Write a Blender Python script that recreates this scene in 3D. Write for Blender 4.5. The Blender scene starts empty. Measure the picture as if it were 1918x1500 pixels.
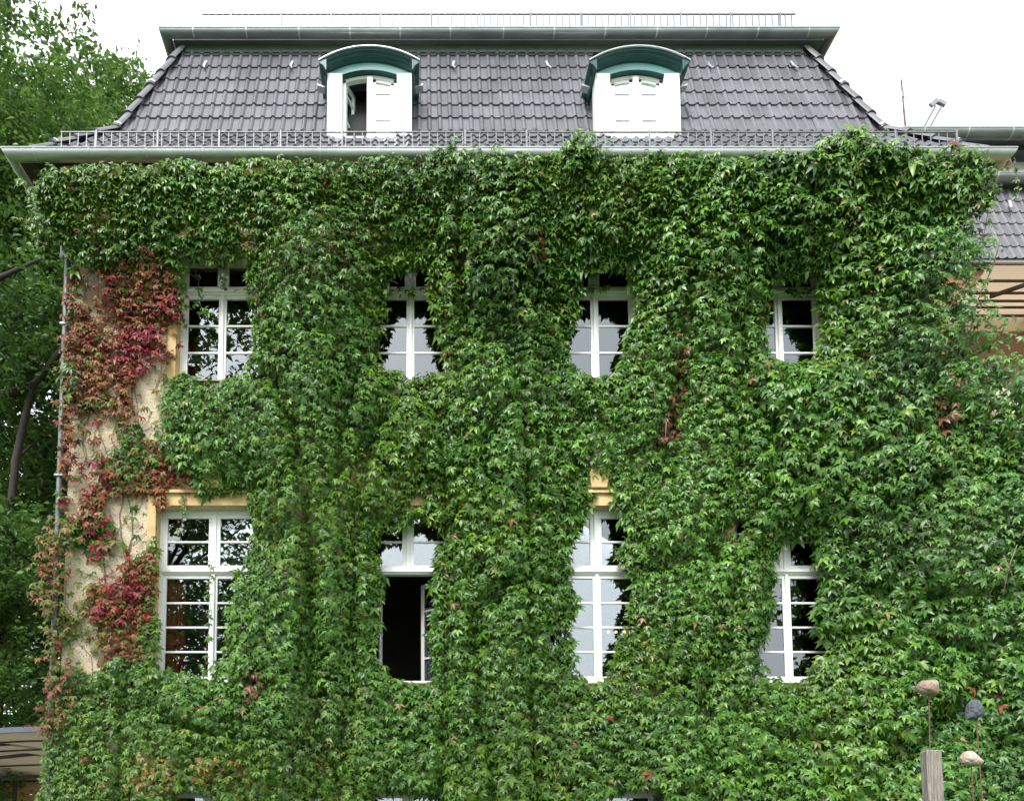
import bpy, bmesh, math, random
import numpy as np
from mathutils import Vector, Matrix

random.seed(7)
rng = np.random.default_rng(11)
scene = bpy.context.scene
COL = scene.collection

# ---------------------------------------------------------------- camera
FPX, PX0, PY0 = 1450.0, 770.0, 1431.0
PITCH, DIST, EYE = math.radians(4.5), 10.0, 1.6
cd = bpy.data.cameras.new("camera")
cam = bpy.data.objects.new("camera", cd)
COL.objects.link(cam)
cam.location = (0, -DIST, EYE)
cam.rotation_euler = (math.radians(90) + PITCH, 0, 0)
cd.sensor_fit = 'HORIZONTAL'
cd.sensor_width = 36.0
cd.lens = 36.0 * FPX / 1918.0
cd.shift_x = (959.0 - PX0) / 1918.0
cd.shift_y = (PY0 - 750.0) / 1918.0
cd.clip_start = 0.1
cd.clip_end = 1500
scene.camera = cam

# ---------------------------------------------------------------- world, sun, exposure
SUN_EL, SUN_AZ = math.radians(46), math.radians(205)   # azimuth from +Y, clockwise: behind the camera
world = bpy.data.worlds.new("World")
scene.world = world
world.use_nodes = True
wn, wl = world.node_tree.nodes, world.node_tree.links
wn.clear()
wout = wn.new("ShaderNodeOutputWorld")
wbg = wn.new("ShaderNodeBackground")
wbg.inputs["Strength"].default_value = 0.098
sky = wn.new("ShaderNodeTexSky")
sky.sky_type = 'NISHITA'
sky.sun_disc = False
sky.sun_elevation = SUN_EL
sky.sun_rotation = SUN_AZ
sky.air_density = 1.0
sky.dust_density = 4.0
whs = wn.new("ShaderNodeHueSaturation")
whs.inputs["Saturation"].default_value = 0.12
wmx = wn.new("ShaderNodeMixRGB")
wmx.inputs[0].default_value = 0.6
wmx.inputs[2].default_value = (9.0, 9.4, 9.9, 1)       # the even cloud layer under the clear sky
wl.new(sky.outputs[0], whs.inputs["Color"])
wl.new(whs.outputs[0], wmx.inputs[1])
wl.new(wmx.outputs[0], wbg.inputs["Color"])
wl.new(wbg.outputs[0], wout.inputs["Surface"])

sl = bpy.data.lights.new("sun", 'SUN')
sl.energy = 1.8
sl.angle = math.radians(25)
sl.color = (1.0, 0.97, 0.92)
sun = bpy.data.objects.new("sun", sl)
COL.objects.link(sun)
sdir = Vector((math.sin(SUN_AZ) * math.cos(SUN_EL), math.cos(SUN_AZ) * math.cos(SUN_EL), math.sin(SUN_EL)))
sun.rotation_euler = sdir.to_track_quat('Z', 'Y').to_euler()
sun.location = sdir * 60

scene.view_settings.view_transform = 'Standard'
scene.view_settings.look = 'None'
scene.view_settings.exposure = 1.52
scene.view_settings.gamma = 1.0
scene.view_settings.use_curve_mapping = False
scene.cycles.use_denoising = True
scene.cycles.max_bounces = 8
scene.cycles.transparent_max_bounces = 12

# ---------------------------------------------------------------- measuring help: where a sight line of the survey photo meets a plane Y = const
_c, _s = math.cos(PITCH), math.sin(PITCH)
def un(px, py, Y=0.0):
    a, b = (px - PX0) / FPX, (PY0 - py) / FPX
    t = (Y + DIST) / (_c - b * _s)
    return a * t, EYE + (_s + b * _c) * t

# ---------------------------------------------------------------- materials
def mat(name, col, rough=0.6, metal=0.0, spec=0.5):
    m = bpy.data.materials.new(name)
    m.use_nodes = True
    p = m.node_tree.nodes["Principled BSDF"]
    p.inputs["Base Color"].default_value = (*col, 1)
    p.inputs["Roughness"].default_value = rough
    p.inputs["Metallic"].default_value = metal
    p.inputs["Specular IOR Level"].default_value = spec
    return m

def noisy(name, c1, c2, scale=6, rough=0.6, metal=0.0, bump=0.0, bscale=60, detail=6, c3=None, spec=0.5, stretch=None, objrand=0.0, world=False):
    m = mat(name, c1, rough, metal, spec)
    nt = m.node_tree
    n, l = nt.nodes, nt.links
    p = n["Principled BSDF"]
    tc = n.new("ShaderNodeTexCoord")
    mp = n.new("ShaderNodeMapping")
    if stretch: mp.inputs["Scale"].default_value = stretch
    l.new(n.new("ShaderNodeNewGeometry").outputs["Position"] if world else tc.outputs["Object"], mp.inputs["Vector"])
    nz = n.new("ShaderNodeTexNoise")
    nz.inputs["Scale"].default_value = scale
    nz.inputs["Detail"].default_value = detail
    nz.inputs["Roughness"].default_value = 0.65
    l.new(mp.outputs[0], nz.inputs["Vector"])
    r = n.new("ShaderNodeValToRGB")
    r.color_ramp.elements[0].position = 0.32
    r.color_ramp.elements[0].color = (*c1, 1)
    r.color_ramp.elements[1].position = 0.68
    r.color_ramp.elements[1].color = (*c2, 1)
    if c3:
        e = r.color_ramp.elements.new(0.5); e.color = (*c3, 1)
    l.new(nz.outputs["Fac"], r.inputs[0])
    out = r.outputs[0]
    if objrand:
        oi = n.new("ShaderNodeObjectInfo")
        mr = n.new("ShaderNodeMapRange")
        mr.inputs["To Min"].default_value = 1 - objrand
        mr.inputs["To Max"].default_value = 1 + objrand
        l.new(oi.outputs["Random"], mr.inputs["Value"])
        hs = n.new("ShaderNodeHueSaturation")
        l.new(mr.outputs[0], hs.inputs["Value"])
        l.new(out, hs.inputs["Color"])
        out = hs.outputs[0]
    l.new(out, p.inputs["Base Color"])
    if bump:
        b = n.new("ShaderNodeTexNoise")
        b.inputs["Scale"].default_value = bscale
        b.inputs["Detail"].default_value = 4
        l.new(mp.outputs[0], b.inputs["Vector"])
        bp = n.new("ShaderNodeBump")
        bp.inputs["Strength"].default_value = bump
        bp.inputs["Distance"].default_value = 0.02
        l.new(b.outputs["Fac"], bp.inputs["Height"])
        l.new(bp.outputs[0], p.inputs["Normal"])
    return m

def render_mat():
    m = noisy("roughcast", (0.50, 0.42, 0.29), (0.66, 0.57, 0.42), 3, 0.9, bump=0.9, bscale=38, detail=8)
    nt = m.node_tree; n, l = nt.nodes, nt.links
    p = n["Principled BSDF"]
    src = p.inputs["Base Color"].links[0].from_socket
    tc = n.new("ShaderNodeTexCoord")
    mp = n.new("ShaderNodeMapping")
    mp.inputs["Scale"].default_value = (1, 1, 1.9)
    l.new(tc.outputs["Object"], mp.inputs["Vector"])
    v = n.new("ShaderNodeTexNoise")
    v.inputs["Scale"].default_value = 26
    v.inputs["Detail"].default_value = 3
    l.new(mp.outputs[0], v.inputs["Vector"])
    r = n.new("ShaderNodeValToRGB")
    r.color_ramp.elements[0].position = 0.34; r.color_ramp.elements[0].color = (1, 1, 1, 1)
    r.color_ramp.elements[1].position = 0.40; r.color_ramp.elements[1].color = (0, 0, 0, 1)
    l.new(v.outputs["Fac"], r.inputs[0])
    mx = n.new("ShaderNodeMixRGB")
    mx.inputs[2].default_value = (0.16, 0.12, 0.08, 1)
    l.new(r.outputs[0], mx.inputs[0]); l.new(src, mx.inputs[1])
    l.new(mx.outputs[0], p.inputs["Base Color"])
    return m

def glass_mat(name, ior=2.3, tint=(0.93, 0.95, 0.95)):
    m = bpy.data.materials.new(name); m.use_nodes = True
    n, l = m.node_tree.nodes, m.node_tree.links
    n.clear()
    o = n.new("ShaderNodeOutputMaterial")
    tr = n.new("ShaderNodeBsdfTransparent"); tr.inputs[0].default_value = (*tint, 1)
    gl = n.new("ShaderNodeBsdfGlossy"); gl.inputs["Roughness"].default_value = 0.004
    gl.inputs[0].default_value = (0.90, 0.97, 1, 1)
    fr = n.new("ShaderNodeFresnel"); fr.inputs[0].default_value = ior
    mx = n.new("ShaderNodeMixShader")
    l.new(fr.outputs[0], mx.inputs[0]); l.new(tr.outputs[0], mx.inputs[1]); l.new(gl.outputs[0], mx.inputs[2])
    l.new(mx.outputs[0], o.inputs["Surface"])
    return m

def leaf_mat(name, rough=0.36, trans=0.22, spec=0.5):
    m = bpy.data.materials.new(name); m.use_nodes = True
    n, l = m.node_tree.nodes, m.node_tree.links
    p = n["Principled BSDF"]; o = n["Material Output"]
    at = n.new("ShaderNodeAttribute"); at.attribute_name = "leafcol"
    l.new(at.outputs["Color"], p.inputs["Base Color"])
    p.inputs["Roughness"].default_value = rough
    p.inputs["Specular IOR Level"].default_value = spec
    t = n.new("ShaderNodeBsdfTranslucent")
    hs = n.new("ShaderNodeHueSaturation"); hs.inputs["Value"].default_value = 1.5
    hs.inputs["Hue"].default_value = 0.485
    l.new(at.outputs["Color"], hs.inputs["Color"]); l.new(hs.outputs[0], t.inputs["Color"])
    mx = n.new("ShaderNodeMixShader"); mx.inputs[0].default_value = trans
    l.new(p.outputs[0], mx.inputs[1]); l.new(t.outputs[0], mx.inputs[2])
    l.new(mx.outputs[0], o.inputs["Surface"])
    return m

M = dict(
    render=render_mat(),
    ochre=noisy("ochre_stucco", (0.52, 0.36, 0.16), (0.66, 0.49, 0.25), 4, 0.85, bump=0.25, bscale=25),
    white=noisy("white_paint", (0.78, 0.79, 0.785), (0.82, 0.82, 0.815), 9, 0.42),
    greywhite=noisy("weathered_white_paint", (0.58, 0.58, 0.55), (0.72, 0.72, 0.69), 12, 0.5, bump=0.1, bscale=40),
    tile=noisy("tile", (0.066, 0.067, 0.079), (0.104, 0.105, 0.119), 2.2, 0.42, bump=0.12, bscale=60, objrand=0.2, world=True),
    underlay=mat("underlay", (0.02, 0.02, 0.022), 0.9),
    zinc=noisy("zinc", (0.20, 0.215, 0.225), (0.33, 0.345, 0.355), 3, 0.42, 0.6, bump=0.06, bscale=14, stretch=(0.6, 2, 2)),
    zincbright=noisy("bright_zinc", (0.38, 0.395, 0.405), (0.54, 0.555, 0.565), 3, 0.38, 0.6, stretch=(0.6, 2, 2)),
    zinclight=noisy("zinc_joint", (0.42, 0.45, 0.46), (0.6, 0.62, 0.62), 8, 0.4, 0.6),
    zincfascia=noisy("zinc_fascia", (0.10, 0.125, 0.12), (0.16, 0.19, 0.18), 4, 0.5, 0.3, stretch=(0.7, 2, 3)),
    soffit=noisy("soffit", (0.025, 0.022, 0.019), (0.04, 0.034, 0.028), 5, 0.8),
    galv=noisy("galvanised", (0.14, 0.152, 0.158), (0.21, 0.222, 0.228), 9, 0.5, 0.2),
    teal=noisy("teal_paint", (0.005, 0.052, 0.050), (0.009, 0.072, 0.068), 6, 0.38),
    teallit=noisy("lit_teal_paint", (0.095, 0.235, 0.225), (0.12, 0.28, 0.27), 6, 0.45),  # same teal paint, its colour lightened for the frieze face that catches the sky
    glass=glass_mat("window_glass", 2.4),
    glass2=glass_mat("dormer_glass", 2.0, (0.95, 0.96, 0.96)),
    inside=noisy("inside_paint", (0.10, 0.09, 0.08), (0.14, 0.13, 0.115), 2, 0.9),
    curtain=noisy("red_curtain", (0.50, 0.04, 0.05), (0.6, 0.065, 0.07), 8, 0.9, stretch=(8, 8, 0.4)),
    blind=noisy("white_blind", (0.60, 0.61, 0.61), (0.68, 0.68, 0.68), 3, 0.8),
    sill=noisy("sill_tin", (0.22, 0.13, 0.10), (0.34, 0.24, 0.20), 10, 0.5, 0.2),
    wood=noisy("old_wood", (0.11, 0.095, 0.08), (0.36, 0.325, 0.285), 9, 0.85, bump=0.7, bscale=30, stretch=(5, 5, 0.5)),
    plank=noisy("orange_plank", (0.46, 0.25, 0.14), (0.60, 0.36, 0.22), 3, 0.8, stretch=(0.5, 3, 6), objrand=0.15),
    rust=noisy("rusty_iron", (0.09, 0.045, 0.03), (0.2, 0.11, 0.075), 30, 0.85, 0.2),
    black=mat("black_metal", (0.025, 0.022, 0.022), 0.5, 0.3),
    brownrib=mat("brown_rib", (0.07, 0.035, 0.03), 0.6),
    cloth=noisy("beige_awning_cloth", (0.42, 0.34, 0.24), (0.50, 0.41, 0.30), 2.5, 0.95),
    cloth2=noisy("grey_beige_awning_cloth", (0.30, 0.26, 0.20), (0.36, 0.31, 0.24), 2.5, 0.95),
    valance=noisy("blue_grey_valance", (0.09, 0.11, 0.15), (0.13, 0.15, 0.19), 6, 0.9),
    brick=noisy("brown_wall", (0.20, 0.105, 0.05), (0.29, 0.16, 0.08), 5, 0.9, bump=0.3),
    bark=noisy("bark", (0.012, 0.010, 0.008), (0.032, 0.026, 0.021), 9, 0.9, bump=0.8, bscale=18, stretch=(3, 3, 0.6)),
    vine=noisy("vine_stem", (0.09, 0.06, 0.042), (0.24, 0.18, 0.13), 12, 0.9),
    grass=noisy("lawn", (0.035, 0.075, 0.016), (0.065, 0.12, 0.03), 2.5, 0.9, bump=0.8, bscale=70, detail=10),
    leaf=leaf_mat("creeper_leaf", 0.36, 0.13, 0.40),
    redleaf=leaf_mat("red_creeper_leaf", 0.46, 0.12, 0.26),
    treeleaf=leaf_mat("tree_leaf", 0.45, 0.3),
    lamp=None,
)
lm = bpy.data.materials.new("warm_bulb"); lm.use_nodes = True
lp = lm.node_tree.nodes["Principled BSDF"]
lp.inputs["Emission Color"].default_value = (1.0, 0.5, 0.16, 1)
lp.inputs["Emission Strength"].default_value = 0.9
M["lamp"] = lm

def translucent(m, f, col):
    n, l = m.node_tree.nodes, m.node_tree.links
    t = n.new("ShaderNodeBsdfTranslucent"); t.inputs[0].default_value = (*col, 1)
    mx = n.new("ShaderNodeMixShader"); mx.inputs[0].default_value = f
    l.new(n["Principled BSDF"].outputs[0], mx.inputs[1]); l.new(t.outputs[0], mx.inputs[2])
    l.new(mx.outputs[0], n["Material Output"].inputs["Surface"])
translucent(M["cloth2"], .3, (0.40, 0.34, 0.26))
translucent(M["cloth"], .5, (0.55, 0.44, 0.31))
def stone_mat(name, c1, c2, c3):
    return noisy(name, c1, c2, 16, 0.88, bump=1.0, bscale=38, c3=c3)

# ---------------------------------------------------------------- object helpers
def tag(o, label=None, cat=None, group=None, kind=None):
    if label: o["label"] = label
    if cat: o["category"] = cat
    if group: o["group"] = group
    if kind: o["kind"] = kind
    return o

def empty(name, loc=(0, 0, 0), rz=0.0):
    o = bpy.data.objects.new(name, None)
    COL.objects.link(o)
    o.location = loc; o.rotation_euler.z = rz
    o.empty_display_size = 0.3
    return o

def link(name, me, m=None, parent=None, loc=(0, 0, 0), rot=(0, 0, 0)):
    o = bpy.data.objects.new(name, me)
    COL.objects.link(o)
    if m is not None and not me.materials: me.materials.append(m)
    o.location = loc; o.rotation_euler = rot
    if parent is not None: o.parent = parent
    return o

class MB:
    """collects shapes into one mesh"""
    def __init__(s): s.v = []; s.f = []
    def add(s, vs, fs):
        k = len(s.v); s.v += [tuple(p) for p in vs]; s.f += [tuple(i + k for i in f) for f in fs]; return s
    def box(s, x0, x1, y0, y1, z0, z1):
        return s.add([(x0, y0, z0), (x1, y0, z0), (x1, y1, z0), (x0, y1, z0), (x0, y0, z1), (x1, y0, z1), (x1, y1, z1), (x0, y1, z1)],
                     [(0, 3, 2, 1), (4, 5, 6, 7), (0, 1, 5, 4), (1, 2, 6, 5), (2, 3, 7, 6), (3, 0, 4, 7)])
    def bar(s, a, b, w, h, up=(0, 0, 1)):
        a, b = Vector(a), Vector(b); d = (b - a).normalized(); u = Vector(up)
        r = d.cross(u)
        if r.length < 1e-4: r = d.cross(Vector((0, 1, 0)))
        r.normalize(); u = r.cross(d).normalized()
        vs = [p + r * i * w / 2 + u * j * h / 2 for p in (a, b) for i, j in ((-1, -1), (1, -1), (1, 1), (-1, 1))]
        return s.add(vs, [(0, 1, 2, 3), (7, 6, 5, 4), (0, 4, 5, 1), (1, 5, 6, 2), (2, 6, 7, 3), (3, 7, 4, 0)])
    def tube(s, pts, rad, n=8, cap=True):
        pts = [Vector(p) for p in pts]
        if not hasattr(rad, '__len__'): rad = [rad] * len(pts)
        k = len(s.v); ref = Vector((0.37, 0.21, 0.9)).normalized()
        for i, p in enumerate(pts):
            d = (pts[min(i + 1, len(pts) - 1)] - pts[max(i - 1, 0)]).normalized()
            r = d.cross(ref); r.normalize(); u = r.cross(d)
            for j in range(n):
                a = 2 * math.pi * j / n
                s.v.append(tuple(p + (r * math.cos(a) + u * math.sin(a)) * rad[i]))
        for i in range(len(pts) - 1):
            for j in range(n):
                a, b = k + i * n + j, k + i * n + (j + 1) % n
                s.f.append((a, b, b + n, a + n))
        if cap:
            s.f.append(tuple(k + j for j in reversed(range(n))))
            s.f.append(tuple(k + (len(pts) - 1) * n + j for j in range(n)))
        return s
    def prism(s, prof, x0, x1, axis='x', cap=True):
        """prof: (y,z) polygon swept along x, or (x,z) polygon swept along y"""
        n = len(prof)
        if axis == 'x': vs = [(x0, a, b) for a, b in prof] + [(x1, a, b) for a, b in prof]
        else: vs = [(a, x0, b) for a, b in prof] + [(a, x1, b) for a, b in prof]
        fs = [(i, (i + 1) % n, (i + 1) % n + n, i + n) for i in range(n)]
        if cap: fs += [tuple(range(n - 1, -1, -1)), tuple(range(n, 2 * n))]
        return s.add(vs, fs)
    def sweep(s, prof, path, closed=False):
        """open profile swept: path is a list of functions/frames (origin, a, b): point = origin + u*a + v*b"""
        n = len(prof); k = len(s.v)
        for o, a, b in path:
            o, a, b = Vector(o), Vector(a), Vector(b)
            for u, v in prof: s.v.append(tuple(o + a * u + b * v))
        for i in range(len(path) - 1):
            for j in range(n if closed else n - 1):
                p, q = k + i * n + j, k + i * n + (j + 1) % n
                s.f.append((p, q, q + n, p + n))
        return s
    def mesh(s, name, smooth=False, bevel=0.0, fix=True):
        me = bpy.data.meshes.new(name)
        me.from_pydata(s.v, [], s.f)
        if bevel or fix:
            bm = bmesh.new(); bm.from_mesh(me)
            bmesh.ops.recalc_face_normals(bm, faces=bm.faces)
            if bevel:
                bmesh.ops.bevel(bm, geom=[e for e in bm.edges if e.is_manifold and e.calc_face_angle(0) > 0.6],
                                offset=bevel, segments=1, affect='EDGES')
            bm.to_mesh(me); bm.free()
        if smooth: me.polygons.foreach_set("use_smooth", [True] * len(me.polygons))
        return me
    def build(s, name, m, parent=None, smooth=False, bevel=0.0, loc=(0, 0, 0), rot=(0, 0, 0), kind=None):
        o = link(name, s.mesh(name, smooth, bevel), m, parent, loc, rot)
        if kind: o["kind"] = kind
        return o

def autosmooth(o, ang=40):
    me = o.data
    me.polygons.foreach_set("use_smooth", [True] * len(me.polygons))
    try: me.set_sharp_from_angle(angle=math.radians(ang))
    except Exception: pass
    return o

# ---------------------------------------------------------------- foliage helpers (numpy)
def value_noise(seed):
    t = np.random.default_rng(seed).random((64, 64))
    def f(x, y):
        x = np.asarray(x, float); y = np.asarray(y, float)
        xi = np.floor(x).astype(int); yi = np.floor(y).astype(int)
        a = x - xi; b = y - yi
        a = a * a * (3 - 2 * a); b = b * b * (3 - 2 * b)
        g = lambda i, j: t[i % 64, j % 64]
        return (g(xi, yi) * (1 - a) + g(xi + 1, yi) * a) * (1 - b) + (g(xi, yi + 1) * (1 - a) + g(xi + 1, yi + 1) * a) * b
    return f
N1, N2, N3, N4, N5 = [value_noise(100 + i) for i in range(5)]

def unit(a): return a / np.maximum(np.linalg.norm(a, axis=-1, keepdims=True), 1e-9)

def leaflet(L, w, droop, fold):
    """points along +x, width in y, z up from the blade"""
    t = [0, .34, .68, 1.0]; ws = [0, .5, .37, 0]
    v = [(0, 0, 0)]
    for i in (1, 2):
        z = -droop * L * t[i] ** 2
        v += [(t[i] * L, 0, z), (t[i] * L, ws[i] * w, z + fold * w), (t[i] * L, -ws[i] * w, z + fold * w)]
    v.append((L, 0, -droop * L))
    f = [(0, 1, 2), (0, 3, 1), (2, 1, 4, 5), (1, 3, 6, 4), (5, 4, 7), (4, 6, 7)]
    return np.array(v, float), f

def leaflet_small(L, w, droop, fold):
    v = [(0, 0, 0), (.42 * L, 0, -droop * L * .18), (.42 * L, .5 * w, fold * w - droop * L * .18), (.42 * L, -.5 * w, fold * w - droop * L * .18), (L, 0, -droop * L)]
    return np.array(v, float), [(0, 1, 2), (0, 3, 1), (2, 1, 4), (1, 3, 4)]

def compound_leaf(r, n=5, big=1.0, leaflet=leaflet):
    """palmate leaf: leaflets fan out round -z' (local x is the leaf's pointing direction, local z its face)"""
    V, F = [], []
    if n == 5: angs = [-100, -50, 0, 50, 100]; ls = [.70, .94, 1.0, .94, .70]
    else: angs = [-55, 0, 55]; ls = [.85, 1.0, .85]
    for a, l in zip(angs, ls):
        a = math.radians(a + r.uniform(-9, 9)); l = l * r.uniform(.86, 1.12)
        v, f = leaflet(l, l * r.uniform(.37, .47), r.uniform(.15, .55), r.uniform(.05, .22))
        tw = r.uniform(-.3, .3); ct, st = math.cos(tw), math.sin(tw)
        v = np.stack([v[:, 0], v[:, 1] * ct - v[:, 2] * st, v[:, 1] * st + v[:, 2] * ct], 1)
        ca, sa = math.cos(a), math.sin(a)
        v = np.stack([v[:, 0] * ca - v[:, 1] * sa, v[:, 0] * sa + v[:, 1] * ca, v[:, 2]], 1)
        v[:, 0] += 0.05
        k = sum(len(q) for q in V)
        V.append(v); F += [tuple(i + k for i in q) for q in f]
    return np.concatenate(V) * big, F

def simple_leaf(r):
    w = r.uniform(.4, .55)
    v = np.array([(0, 0, 0), (.45, w / 2, .08), (1, 0, -.12), (.45, -w / 2, .08)], float)
    return v, [(0, 3, 2), (0, 2, 1)]

def scatter_mesh(name, variants, vid, pos, X, Z, scale, col):
    """one mesh out of many leaves. X pointing direction, Z face normal (not yet orthogonal)."""
    Z = unit(Z); X = unit(X - Z * np.sum(X * Z, 1, keepdims=True)); Y = np.cross(Z, X)
    Vs, Ls, Cs, Is = [], [], [], []
    base = 0
    for k, (bv, bf) in enumerate(variants):
        sel = np.nonzero(vid == k)[0]
        if not len(sel): continue
        n, m = len(sel), len(bv)
        p = pos[sel][:, None, :] + scale[sel][:, None, None] * (bv[None, :, 0:1] * X[sel][:, None] + bv[None, :, 1:2] * Y[sel][:, None] + bv[None, :, 2:3] * Z[sel][:, None])
        Vs.append(p.reshape(-1, 3))
        Cs.append(np.repeat(col[sel], m, axis=0))
        off = base + np.arange(n)[:, None] * m
        fl = np.array([i for f in bf for i in f]); tot = np.array([len(f) for f in bf])
        Is.append((off + fl[None]).reshape(-1)); Ls.append(np.tile(tot, n))
        base += n * m
    V = np.concatenate(Vs); I = np.concatenate(Is); T = np.concatenate(Ls); C = np.concatenate(Cs)
    me = bpy.data.meshes.new(name)
    me.vertices.add(len(V)); me.loops.add(len(I)); me.polygons.add(len(T))
    me.vertices.foreach_set("co", V.astype(np.float32).ravel())
    me.loops.foreach_set("vertex_index", I.astype(np.int32))
    me.polygons.foreach_set("loop_start", np.concatenate([[0], np.cumsum(T)[:-1]]).astype(np.int32))
    me.update(calc_edges=True)
    a = me.attributes.new("leafcol", 'FLOAT_COLOR', 'POINT')
    a.data.foreach_set("color", np.concatenate([C, np.ones((len(C), 1))], 1).astype(np.float32).ravel())
    return me

def palette(r, n, cols, wts, jit=0.18):
    cols = np.array(cols); wts = np.array(wts, float); wts /= wts.sum()
    i = r.choice(len(cols), n, p=wts); j = r.choice(len(cols), n, p=wts)
    m = r.random((n, 1)) * 0.5
    c = cols[i] * (1 - m) + cols[j] * m
    return np.clip(c * (1 + r.normal(0, jit, (n, 1))), 0.004, 0.9)

def inpoly(px, pz, poly):
    r = np.zeros(len(px), bool); n = len(poly)
    for i in range(n):
        x1, y1 = poly[i]; x2, y2 = poly[(i + 1) % n]
        c = ((y1 > pz) != (y2 > pz))
        with np.errstate(divide='ignore', invalid='ignore'):
            xi = (x2 - x1) * (pz - y1) / (y2 - y1 + 1e-12) + x1
        r ^= c & (px < xi)
    return r

# ================================================================ GROUND
g = MB(); g.add([(-400, -400, 0), (400, -400, 0), (400, 400, 0), (-400, 400, 0)], [(0, 1, 2, 3)])
tag(g.build("ground", M["grass"]), kind="structure")

# ================================================================ THE HOUSE
WL, WR, CX = -4.58, 7.12, 1.27
WALL_TOP, DEEP = 10.2, 9.0
house = empty("country_house", (CX, 0, 0))
tag(house, "tall creeper-covered house with a dark tiled mansard roof and two green-capped dormers", "house")
H = lambda: house
def hp(o):
    """parent to the house, keeping world coordinates"""
    o.parent = house; o.matrix_parent_inverse = Matrix.Translation((-CX, 0, 0)); return o
def sub(o, parent):
    o.parent = parent; return o
# parts are built in world coordinates; the house empty sits at its base, so parts carry the inverse offset
class HM(MB):
    def part(s, name, m, **k): return hp(s.build(name, m, **k))

UP = [(-2.60, 1.15), (-0.01, 1.15), (2.53, 1.15), (5.07, 1.15)]
LO = [(-2.65, 1.47), (-0.04, 1.47), (2.49, 1.47), (5.03, 1.47)]
UZ, LZ, GZ = (7.575, 9.41), (3.46, 5.83), (0.75, 2.06)
REC = 0.15
holes = [(c - w / 2, c + w / 2, *UZ) for c, w in UP] + [(c - w / 2, c + w / 2, *LZ) for c, w in LO] + [(c - w / 2, c + w / 2, *GZ) for c, w in LO]

# front wall: one welded sheet with openings and their reveals, with side and back walls
xs = sorted({WL, WR, *[h[0] for h in holes], *[h[1] for h in holes]})
zs = sorted({0.0, WALL_TOP, *[h[2] for h in holes], *[h[3] for h in holes]})
wall = HM(); vid = {}
def wv(x, y, z):
    k = (round(x, 4), round(y, 4), round(z, 4))
    if k not in vid: vid[k] = len(wall.v); wall.v.append(k)
    return vid[k]
def in_hole(x, z): return any(h[0] < x < h[1] and h[2] < z < h[3] for h in holes)
for i in range(len(xs) - 1):
    for j in range(len(zs) - 1):
        if in_hole((xs[i] + xs[i + 1]) / 2, (zs[j] + zs[j + 1]) / 2):
            continue
        wall.f.append((wv(xs[i], 0, zs[j]), wv(xs[i + 1], 0, zs[j]), wv(xs[i + 1], 0, zs[j + 1]), wv(xs[i], 0, zs[j + 1])))
def cuts(lst, a, b): return [q for q in lst if a - 1e-6 <= q <= b + 1e-6]
for x0, x1, z0, z1 in holes:
    for x in (x0, x1):
        q = cuts(zs, z0, z1)
        for a, b in zip(q, q[1:]): wall.f.append((wv(x, 0, a), wv(x, 0.34, a), wv(x, 0.34, b), wv(x, 0, b)))
    for z in (z0, z1):
        q = cuts(xs, x0, x1)
        for a, b in zip(q, q[1:]): wall.f.append((wv(a, 0, z), wv(b, 0, z), wv(b, 0.34, z), wv(a, 0.34, z)))
for a, b in zip(zs, zs[1:]):
    wall.f.append((wv(WL, 0, a), wv(WL, DEEP, a), wv(WL, DEEP, b), wv(WL, 0, b)))
    wall.f.append((wv(WR, 0, a), wv(WR, DEEP, a), wv(WR, DEEP, b), wv(WR, 0, b)))
    wall.f.append((wv(WL, DEEP, a), wv(WR, DEEP, a), wv(WR, DEEP, b), wv(WL, DEEP, b)))
me = wall.mesh("wall", fix=False)
hp(link("wall", me, M["render"]))

# inside: floors and a cross wall, so that the rooms are as dark as rooms
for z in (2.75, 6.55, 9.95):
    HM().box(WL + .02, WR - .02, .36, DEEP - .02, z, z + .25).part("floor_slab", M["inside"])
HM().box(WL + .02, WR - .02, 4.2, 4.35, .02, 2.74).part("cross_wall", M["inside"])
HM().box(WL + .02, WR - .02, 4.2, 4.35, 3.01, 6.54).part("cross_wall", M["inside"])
HM().box(WL + .02, WR - .02, 4.2, 4.35, 6.81, 9.94).part("cross_wall", M["inside"])

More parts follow.
